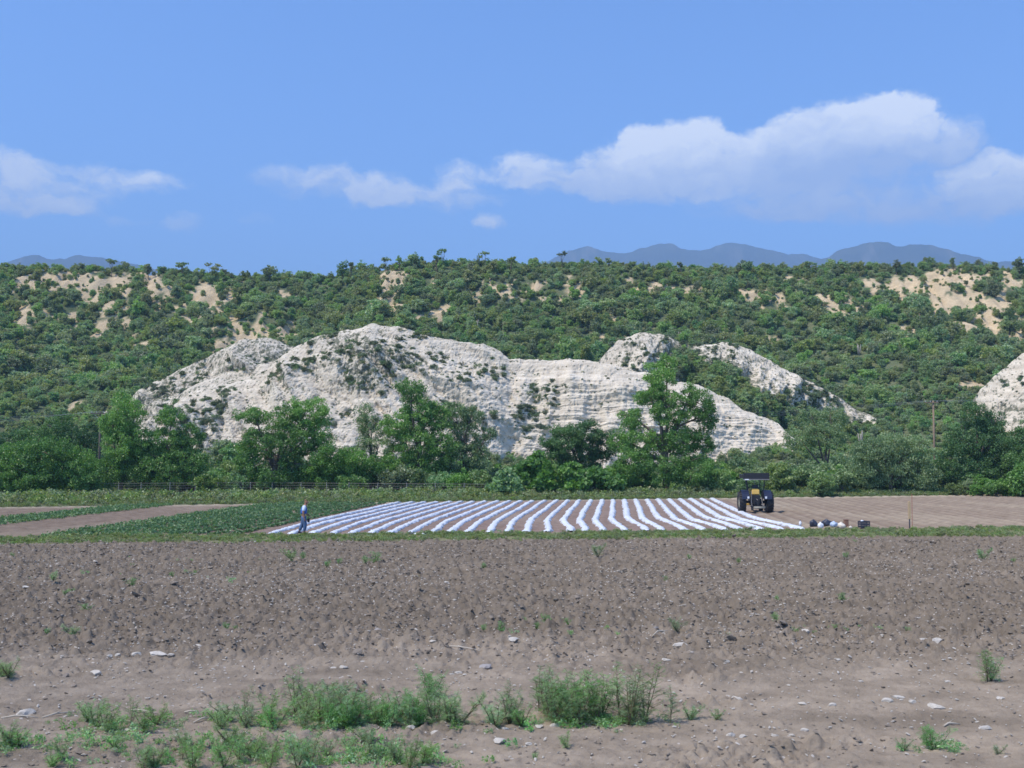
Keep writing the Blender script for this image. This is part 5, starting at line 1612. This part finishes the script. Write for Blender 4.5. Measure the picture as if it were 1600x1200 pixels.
def tyre(name, cx, cy, r, w, lugs):
    mb = MB()
    ri = r * 0.60
    ro = r - 0.035
    prof = [(-w * .36, ri), (-w * .50, ri + (ro - ri) * .35), (-w * .50, ro - .06), (-w * .40, ro - .01), (0, ro), (w * .40, ro - .01), (w * .50, ro - .06), (w * .50, ri + (ro - ri) * .35), (w * .36, ri)]
    mb.revolve(prof, 'X', 36, (0, 0, 0))
    o = mb.build(name, M['t_rubber'], tr, smooth=True, loc=(cx, cy, r - .02))
    lg = MB()
    for i in range(lugs):
        th = 2 * math.pi * i / lugs
        for sg in (-1, 1):
            th2 = th + (0 if sg < 0 else math.pi / lugs)
            c = Vector((sg * w * .24, math.cos(th2) * (ro + .008), math.sin(th2) * (ro + .008)))
            m = Matrix.Rotation(th2 - math.pi / 2, 3, 'X')
            hx_, hy_, hz_ = w * .25, .035, .032
            Vs = []
            for (a, b, c2) in [(-1, -1, -1), (1, -1, -1), (1, 1, -1), (-1, 1, -1), (-1, -1, 1), (1, -1, 1), (1, 1, 1), (-1, 1, 1)]:
                q = Vector((a * hx_, b * hy_ + sg * a * .05, c2 * hz_))
                Vs.append(c + m @ q)
            lg.add(Vs, [[0, 3, 2, 1], [4, 5, 6, 7], [0, 1, 5, 4], [1, 2, 6, 5], [2, 3, 7, 6], [3, 0, 4, 7]])
    l_ = lg.build('tread', M['t_rubber'], o)
    l_['kind'] = 'stuff'
    rm = MB()
    sgn = 1 if cx > 0 else -1
    rm.revolve([(-w * .34, ri), (-w * .36, ri - .03), (-w * .1, ri - .06), (-w * .02, ri * .5), (-w * .08, .12), (-w * .20, .11), (-w * .20, .0)], 'X', 28)
    rm.revolve([(w * .34, ri), (w * .36, ri - .03), (w * .1, ri - .06), (w * .04, ri * .5), (w * .10, .12), (w * .22, .11), (w * .22, .0)], 'X', 28)
    rm.build('rim', M['t_rim'], o, smooth=True)


tyre('rear_wheel', -1.03, 0.0, 0.78, 0.50, 20)
tyre('rear_wheel', 1.03, 0.0, 0.78, 0.50, 20)
tyre('front_wheel', -0.78, 2.15, 0.47, 0.28, 14)
tyre('front_wheel', 0.78, 2.15, 0.47, 0.28, 14)
# rear axle, gearbox
ax = MB().tube([(-1.0, 0, .76), (-.35, 0, .76)], .11, 10).tube([(.35, 0, .76), (1.0, 0, .76)], .11, 10)
ax.box((0, .1, .78), (.72, .75, .62)).box((0, -.32, .95), (.56, .22, .42))
ax.build('rear_axle', M['t_black'], tr)
MB().box((0, 1.15, .78), (.42, 1.9, .42)).build('chassis', M['t_black'], tr)
MB().box((0, 2.15, .48), (1.3, .16, .14)).tube([(0, 2.15, .4), (0, 2.15, .75)], .09, 8).build('front_axle', M['t_yellow'], tr)
# bonnet
bo = MB().box((0, 1.72, 1.32), (.62, 1.45, .56)).box((0, 1.05, 1.50), (.60, .25, .50))
bo.build('bonnet', M['t_yellow'], tr)
MB().box((0, 2.47, 1.22), (.56, .06, .58)).build('grille', M['t_black'], tr)
for sx in (-1, 1):
    MB().revolve([(0, .0), (0, .07), (.04, .07)], 'Y', 12, (sx * .18, 2.51, 1.38)).build('headlight', M['t_lamp'], tr)
MB().tube([(.24, 1.55, 1.55), (.24, 1.55, 2.15), (.24, 1.50, 2.28)], .035, 8).build('exhaust', M['t_grey'], tr)
# rear yellow cover under the seat and black link plate
MB().box((-.04, -.30, 1.50), (.58, .40, .38), rx=R(-8)).box((-.04, -.10, 1.70), (.44, .12, .16)).build('rear_cover', M['t_yellow'], tr)
MB().box((-.02, -.47, 1.06), (.62, .16, .46)).box((-.02, -.50, .70), (.50, .2, .26)).build('hitch_plate', M['t_black'], tr)
# seat
se = MB().box((0, .18, 1.62), (.5, .46, .10))
se.build('seat', M['t_black'], tr)
MB().box((0, -.02, 1.86), (.46, .09, .40), rx=R(-10)).build('backrest', M['t_black'], tr)
wh = MB()
ring = [(math.cos(a) * .2, .72 + math.sin(a) * .13, 1.88 + math.sin(a) * .15) for a in np.linspace(0, 2 * math.pi, 17)]
wh.tube(ring, .015, 6, cap=False).tube([(0, .72, 1.88), (0, .95, 1.60)], .02, 6).tube([(-.19, .72, 1.88), (.19, .72, 1.88)], .012, 5)
wh.build('steering_wheel', M['t_black'], tr)
# fenders: arcs over the rear wheels
for sx in (-1, 1):
    fd = MB()
    th = np.linspace(R(20), R(165), 12)
    V = []
    for a in th:
        for (dx, dr) in ((-.30, 0), (.26, 0), (.26, .03), (-.30, .03)):
            V.append((sx * .86 + sx * dx, math.cos(a) * (.88 + dr), .76 + math.sin(a) * (.88 + dr)))
    Fc = []
    for i in range(len(th) - 1):
        for k in range(4):
            Fc.append([i * 4 + k, i * 4 + (k + 1) % 4, (i + 1) * 4 + (k + 1) % 4, (i + 1) * 4 + k])
    Fc.append([0, 1, 2, 3]); Fc.append([(len(th) - 1) * 4 + k for k in (3, 2, 1, 0)])
    fd.add(V, Fc)
    # inner side plate
    V = [(sx * .575, math.cos(a) * .86, .76 + math.sin(a) * .86) for a in th] + [(sx * .555, math.cos(a) * .86, .76 + math.sin(a) * .86) for a in th]
    n_ = len(th)
    fd.add(V, [list(range(n_)), list(range(2 * n_ - 1, n_ - 1, -1))] + [[i, i + n_, i + n_ + 1, i + 1] for i in range(n_ - 1)] + [[0, n_ - 1, 2 * n_ - 1, n_]])
    f_ = fd.build('fender', M['t_blue'], tr)
    MB().box((sx * .66, -.86, 1.12), (.14, .05, .16)).build('rear_lamp', M['t_lamp'], f_)
# canopy on four posts
for (x_, y_) in ((-.62, -.28), (.62, -.28), (-.50, .95), (.50, .95)):
    MB().tube([(x_ * .8, y_, 1.0 if y_ < 0 else 1.25), (x_, y_, 2.0), (x_ * 1.15, y_, 2.62)], .035, 8).build('canopy_post', M['t_black'], tr)
cn_ = MB().box((0, .35, 2.80), (1.98, 1.9, .09))
cn_.box((0, -.58, 2.72), (1.96, .05, .50)).box((0, 1.28, 2.70), (1.96, .05, .26)).box((-.96, .35, 2.69), (.05, 1.84, .28)).box((.96, .35, 2.69), (.05, 1.84, .28))
cano = cn_.build('canopy', M['t_black'], tr)
MB().box((0, -.62, 2.47), (1.98, .06, .07)).build('canopy_rail', M['t_grey'], cano)
MB().box((-.72, -.66, 2.47), (.30, .04, .08)).build('sign_plate', M['t_lamp'], cano)
# three point hitch and bed shaper
li = MB()
for sx in (-1, 1):
    li.tube([(sx * .38, -.35, .62), (sx * .42, -1.15, .50)], .035, 6).tube([(sx * .38, -.40, 1.15), (sx * .40, -.85, .56)], .022, 6)
li.tube([(0, -.45, 1.02), (0, -1.12, .92)], .03, 6)
li.build('lift_arm', M['t_grey'], tr)
im = MB().box((0, -1.22, .48), (1.15, .10, .10)).box((0, -1.22, .72), (.10, .10, .46)).box((-.45, -1.28, .36), (.06, .36, .34), rz=R(12)).box((.45, -1.28, .36), (.06, .36, .34), rz=R(-12))
im.build('bed_shaper', M['t_black'], tr)
MB().revolve([(-.42, .0), (-.42, .08), (.42, .08), (.42, .0)], 'X', 16, (0.05, -1.5, .40)).build('plastic_roll', M['t_rim'], tr, smooth=True)
MB().box((-.45, -.9, 1.15), (.05, .05, .9)).build('lever', M['t_grey'], tr)

# ------------------------------------------------------------------ person
def skin_mesh(name, verts, edges, radii, mat, sub=2):
    me = bpy.data.meshes.new(name)
    me.from_pydata([tuple(v) for v in verts], edges, [])
    o = bpy.data.objects.new(name, me); COL.objects.link(o)
    sk = o.modifiers.new('skin', 'SKIN')
    sd = o.modifiers.new('sub', 'SUBSURF'); sd.levels = sub; sd.render_levels = sub
    lay = me.skin_vertices[0] if len(me.skin_vertices) else None
    if lay is None:
        bpy.context.view_layer.update()
        lay = me.skin_vertices[0]
    for i, r in enumerate(radii):
        lay.data[i].radius = (r, r) if not hasattr(r, '__len__') else r
        lay.data[i].use_root = (i == 0)
    dg = bpy.context.evaluated_depsgraph_get()
    ev = o.evaluated_get(dg)
    m2 = bpy.data.meshes.new_from_object(ev)
    m2.name = name
    bpy.data.objects.remove(o)
    m2.materials.clear(); m2.materials.append(mat)
    m2.polygons.foreach_set('use_smooth', np.ones(len(m2.polygons), bool))
    return m2


M['skin'] = mat_plain('skin', (0.33, 0.17, 0.11), 0.55, var=0.1)
M['shirt'] = mat_plain('blue_shirt', (0.04, 0.12, 0.42), 0.8, var=0.15)
M['sleeve'] = mat_plain('sunlit_sleeve', (0.62, 0.70, 0.82), 0.8, var=0.08)  # sunlit brightness of the shirt put into the sleeve colour
M['jeans'] = mat_plain('jeans', (0.07, 0.12, 0.23), 0.85, var=0.2)
M['hair'] = mat_plain('hair', (0.20, 0.12, 0.06), 0.8, var=0.3)
M['shoe'] = mat_plain('shoe', (0.03, 0.03, 0.035), 0.6)
pp = at(474, 835.5)
person = thing('person', 'person in blue shirt and jeans walking along the left end of the plastic strips', 'person', (pp.x, pp.y, 0.04), R(12), None, 1.07)
V = [(0, 0, .93), (0, 0, 1.10), (.02, 0, 1.28), (.05, 0, 1.42), (.09, 0, 1.49), (.12, 0, 1.555), (.145, 0, 1.63), (.15, 0, 1.70),
     (.03, -.17, 1.40), (-.03, -.23, 1.12), (.02, -.24, .88), (.04, -.24, .82),
     (.03, .17, 1.40), (.04, .24, 1.13), (.24, .20, .98), (.29, .19, .95),
     (.0, -.10, .86), (.09, -.11, .50), (.03, -.11, .10), (.14, -.11, .045),
     (.0, .10, .86), (-.05, .11, .49), (-.22, .11, .14), (-.13, .11, .05)]
E = [(0, 1), (1, 2), (2, 3), (3, 4), (4, 5), (5, 6), (6, 7), (3, 8), (8, 9), (9, 10), (10, 11), (3, 12), (12, 13), (13, 14), (14, 15), (0, 16), (16, 17), (17, 18), (18, 19), (0, 20), (20, 21), (21, 22), (22, 23)]
RAD = [(a * 1.12, b * 1.12) if isinstance(a, float) else a for a, b in []] + [(.13, .16), (.12, .155), (.12, .17), (.09, .14), .07, .085, (.135, .115), (.12, .11), .075, .058, .033, .034, .075, .058, .042, .040, .085, .06, .042, .04, .085, .06, .042, .04]
link('body', skin_mesh('body', V, E, RAD, M['skin']), person)
# trousers: pelvis and legs
Vt = [V[0], (0, 0, 1.02), V[16], V[17], (.04, -.11, .14), V[20], V[21], (-.205, .11, .16)]
link('trousers', skin_mesh('trousers', Vt, [(0, 1), (0, 2), (2, 3), (3, 4), (0, 5), (5, 6), (6, 7)], [(.175, .20), (.17, .19), .135, .108, .09, .135, .108, .09], M['jeans']), person)
Vs = [(0, 0, 1.0), (0, 0, 1.12), V[2], (.045, 0, 1.42)]
link('shirt', skin_mesh('shirt', Vs, [(0, 1), (1, 2), (2, 3)], [(.18, .21), (.175, .21), (.175, .22), (.14, .20)], M['shirt']), person)
for (a, b) in ((8, 9), (12, 13)):
    sA, sB = Vector(V[a]), Vector(V[b])
    link('sleeve', skin_mesh('sleeve', [sA.lerp(Vector(V[3]), .15), sA, sA.lerp(sB, .85)], [(0, 1), (1, 2)], [.10, .105, .088], M['sleeve']), person)
link('hair', skin_mesh('hair', [(.115, 0, 1.66), (.13, 0, 1.715), (.155, 0, 1.74)], [(0, 1), (1, 2)], [(.12, .112), (.125, .115), (.09, .09)], M['hair']), person)
fc = MB()
fc.add([(.225, -.014, 1.665), (.225, .014, 1.665), (.262, 0, 1.625), (.222, -.02, 1.612), (.222, .02, 1.612)], [[0, 2, 1], [0, 3, 2], [1, 2, 4], [2, 3, 4]])
fc.build('nose', M['skin'], person)
for sy in (-1, 1):
    MB().revolve([(-.012, .0), (-.008, .018), (.004, .026), (.012, .0)], 'Y', 8, (.14, sy * .085, 1.635)).build('ear', M['skin'], person, smooth=True)
    MB().revolve([(-.006, .0), (0, .010), (.006, .0)], 'X', 8, (.228, sy * .032, 1.66)).build('eye', M['shoe'], person, smooth=True)
MB().box((.225, 0, 1.585), (.012, .045, .008)).build('mouth', M['hair'], person)
for (wp_, dr) in ((Vector(V[11]), Vector((.15, .02, -1))), (Vector(V[15]), Vector((.7, -.1, -.7)))):
    dr = dr.normalized()
    sd_ = Vector((1, 0, .15)).normalized() if abs(dr.z) > .9 else Vector((0, 1, 0))
    vs = [wp_, wp_ + dr * .05, wp_ + dr * .09]
    es = [(0, 1), (1, 2)]; rr = [.026, (.03, .018), (.03, .014)]
    for q in range(4):
        b0 = wp_ + dr * .09 + sd_ * (q - 1.5) * .02
        ln = [.06, .07, .065, .05][q]
        i0 = len(vs)
        vs += [b0, b0 + dr * ln * .55, b0 + dr * ln + sd_.cross(dr) * .015]
        es += [(2, i0), (i0, i0 + 1), (i0 + 1, i0 + 2)]; rr += [.010, .009, .007]
    i0 = len(vs)
    vs += [wp_ + dr * .04 + sd_ * .035, wp_ + dr * .08 + sd_ * .055]
    es += [(1, i0), (i0, i0 + 1)]; rr += [.011, .008]
    link('hand', skin_mesh('hand', vs, es, rr, M['skin'], 1), person)
for (x_, y_, z_, ry) in ((.11, -.11, .045, 0), (-.15, .11, .06, R(14))):
    MB().box((x_, y_, z_), (.27, .10, .075), ry=ry).box((x_ - .06, y_, z_ + .05), (.13, .095, .07), ry=ry).build('shoe', M['shoe'], person)
bag = MB().box((0, 0, 0), (.12, .12, .20)).tube([(-.04, 0, .10), (0, 0, .17), (.04, 0, .10)], .008, 6)
tag(bag.build('bag', M['shoe'], None, loc=(pp.x + .235, pp.y + .22, .76)), 'small dark bag held at the hip of the walking person', 'bag')

# ------------------------------------------------------------------ bags, boxes and stake by the verge
M['bag_dark'] = mat_plain('dark_bag', (0.035, 0.04, 0.06), 0.35, var=0.4, scale=5)
M['bag_white'] = mat_plain('white_bag', (0.75, 0.76, 0.78), 0.5, var=0.12, scale=6)
M['bag_blue'] = mat_plain('blue_grey_bag', (0.40, 0.48, 0.60), 0.5, var=0.2, scale=6)
M['cream'] = mat_plain('cream_sack', (0.66, 0.60, 0.50), 0.8, var=0.15, scale=6)
M['brown'] = mat_plain('brown_box', (0.22, 0.12, 0.08), 0.8)
M['stake'] = mat_plain('stake_wood', (0.52, 0.36, 0.20), 0.8, var=0.2, scale=5)
M['stake_red'] = mat_plain('stake_red', (0.34, 0.12, 0.07), 0.7)


def sack(px, py, wpx, hpx, mat, lab, seed, name='sack', extra=None):
    p = at(px, py); d = math.hypot(p.y, CAMH)
    w = wpx / F * d * .9; h = hpx / F * d * .8
    import bmesh
    bm = bmesh.new(); bmesh.ops.create_icosphere(bm, subdivisions=3, radius=1.0)
    Vv = np.array([v.co[:] for v in bm.verts]); Fc = np.array([[v.index for v in f.verts] for f in bm.faces]); bm.free()
    ns = fbm(Vv[:, 0] * 1.6 + seed * 3, Vv[:, 1] * 1.6 + Vv[:, 2] * 1.1, 4, seed)
    Vv = Vv * (1 + .22 * ns)[:, None]
    Vv[:, 2] = np.maximum(Vv[:, 2], -.75)
    # gathered neck
    k = Vv[:, 2] > .62
    Vv[k, :2] *= .45; Vv[k, 2] *= 1.12
    Vv = Vv * np.array([w * .5, w * .42, h * .5]) + np.array([0, 0, h * .40])
    o = link(name, make_mesh(name, Vv, Fc, [M[mat]], True), None, (p.x, p.y, float(field_height(p.x, p.y)) - .01))
    if extra:
        tie = MB().revolve([(h * .70, w * .13), (h * .74, w * .15), (h * .78, w * .13)], 'Z', 10)
        tie.build('tie', M['brown'], o)
    tag(o, lab, name.replace('_', ' '))
    return o


sack(1271, 824, 14, 16, 'bag_dark', 'upright black bag, leftmost of the things at the end of the strips', 1, 'bag')
sack(1292, 822.5, 18, 14, 'bag_dark', 'black plastic bundle arching behind the white bag', 2, 'bundle')
sack(1282, 826, 10, 13, 'bag_white', 'small white bag between the two black ones', 3, 'bag', True)
sack(1303, 825, 14, 12, 'bag_blue', 'blue-grey sack between black bundle and cream sack', 4, 'sack')
sack(1314, 824.5, 15, 13, 'cream', 'cream sack leaning on the brown box', 5, 'sack', True)
p = at(1322, 823.5)
bxr = thing('box', 'small brown box behind the cream sack', 'box', (p.x, p.y, 0.03))
MB().box((0, 0, .20), (.24, .3, .4)).build('carton', M['brown'], bxr); MB().box((0, 0, .415), (.26, .32, .03)).build('lid', M['brown'], bxr)
sack(1329, 826, 6, 5, 'cream', 'tiny pale rag on the grass right of the cream sack', 6, 'rag')
p = at(1350, 825)
cr_ = thing('crate', 'black crate standing by itself right of the sacks', 'crate', (p.x, p.y, 0.02), R(10))
for i in range(3):
    for (sx, sy, rz) in ((0, -.2, 0), (0, .2, 0), (-.28, 0, 1), (.28, 0, 1)):
        MB().box((sx, sy, .07 + i * .14), (.56 if not rz else .03, .03 if not rz else .40, .10)).build('slat', M['bag_dark'], cr_)
for sx in (-.27, .27):
    for sy in (-.19, .19):
        MB().box((sx, sy, .2), (.045, .045, .40)).build('corner_post', M['bag_dark'], cr_)
MB().box((0, 0, .02), (.52, .38, .02)).build('base', M['bag_dark'], cr_)
sc0 = sack(1344, 825, 5, 4, 'bag_white', 'scrap of white plastic on the black crate', 7, 'scrap')
sc0.location = (p.x - .12, p.y - .05, .37)
bt = at(1250.5, 823)
b_ = MB().revolve([(0, .0), (0, .055), (.16, .058), (.21, .022), (.245, .022), (.245, .0)], 'Z', 14)
bo_ = b_.build('bottle', M['bag_white'], None, smooth=True, loc=(bt.x, bt.y, .04), scale=1.35)
tag(bo_, 'white bottle standing at the end of the last plastic strip', 'bottle')
MB().revolve([(.246, .0), (.246, .026), (.275, .026), (.275, .0)], 'Z', 12).build('cap', M['t_blue'], bo_)
# litter at the near end of the strips
for j, (dx, mat, lab) in enumerate([(-12, 'bag_dark', 'black plastic scrap, left one of the litter at the near end of the strips'), (-6, 'bag_white', 'white plastic scrap in the litter at the near end of the strips'), (0, 'bag_dark', 'black plastic scrap in the middle of the litter at the strips'), (6, 'bag_white', 'right white plastic scrap of the litter at the strips'), (11, 'bag_dark', 'black plastic scrap, right one of the litter at the strips')]):
    sack(655 + dx, 835 + (j % 2), 7, 4.5, mat, lab, 20 + j, 'plastic_scrap')
# stake with a second thin red rod
p = at(1421.5, 827)
stk = thing('marker_stake', 'tan wooden stake on a thin dark rod at the edge of the bare field', 'stake', (p.x, p.y, 0))
MB().box((0, 0, 1.12), (.15, .06, 1.05)).build('board', M['stake'], stk)
MB().tube([(0, 0, -.2), (0, 0, .62)], .035, 6).build('rod', M['bag_dark'], stk)
p = at(1425.5, 827)
tag(MB().tube([(0, 0, -.2), (.02, 0, 2.1)], .016, 6).build('thin_rod', M['stake_red'], None, loc=(p.x, p.y, 0)), 'thin reddish rod right beside the wooden stake', 'rod')

# ------------------------------------------------------------------ haze
HB = (-9000, 9000, -600, 9500, -2.0, 1400.0)
hm, hn, hl_, ho = mat_base('haze')
pv = nd(hn, 'ShaderNodeVolumePrincipled')
pv.inputs['Color'].default_value = (0.42, 0.66, 1.0, 1)
pv.inputs['Density'].default_value = 2.0e-4
pv.inputs['Anisotropy'].default_value = 0.0
hl_.new(pv.outputs[0], ho.inputs['Volume'])
x0, x1, y0, y1, z0, z1 = HB
Vh = [(x0, y0, z0), (x1, y0, z0), (x1, y1, z0), (x0, y1, z0), (x0, y0, z1), (x1, y0, z1), (x1, y1, z1), (x0, y1, z1)]
hz = link('haze', make_mesh('haze', Vh, [[0, 3, 2, 1], [4, 5, 6, 7], [0, 1, 5, 4], [1, 2, 6, 5], [2, 3, 7, 6], [3, 0, 4, 7]], [hm], False), kind='stuff')
hz['label'] = 'thin blue haze in the air before the distant mountains'
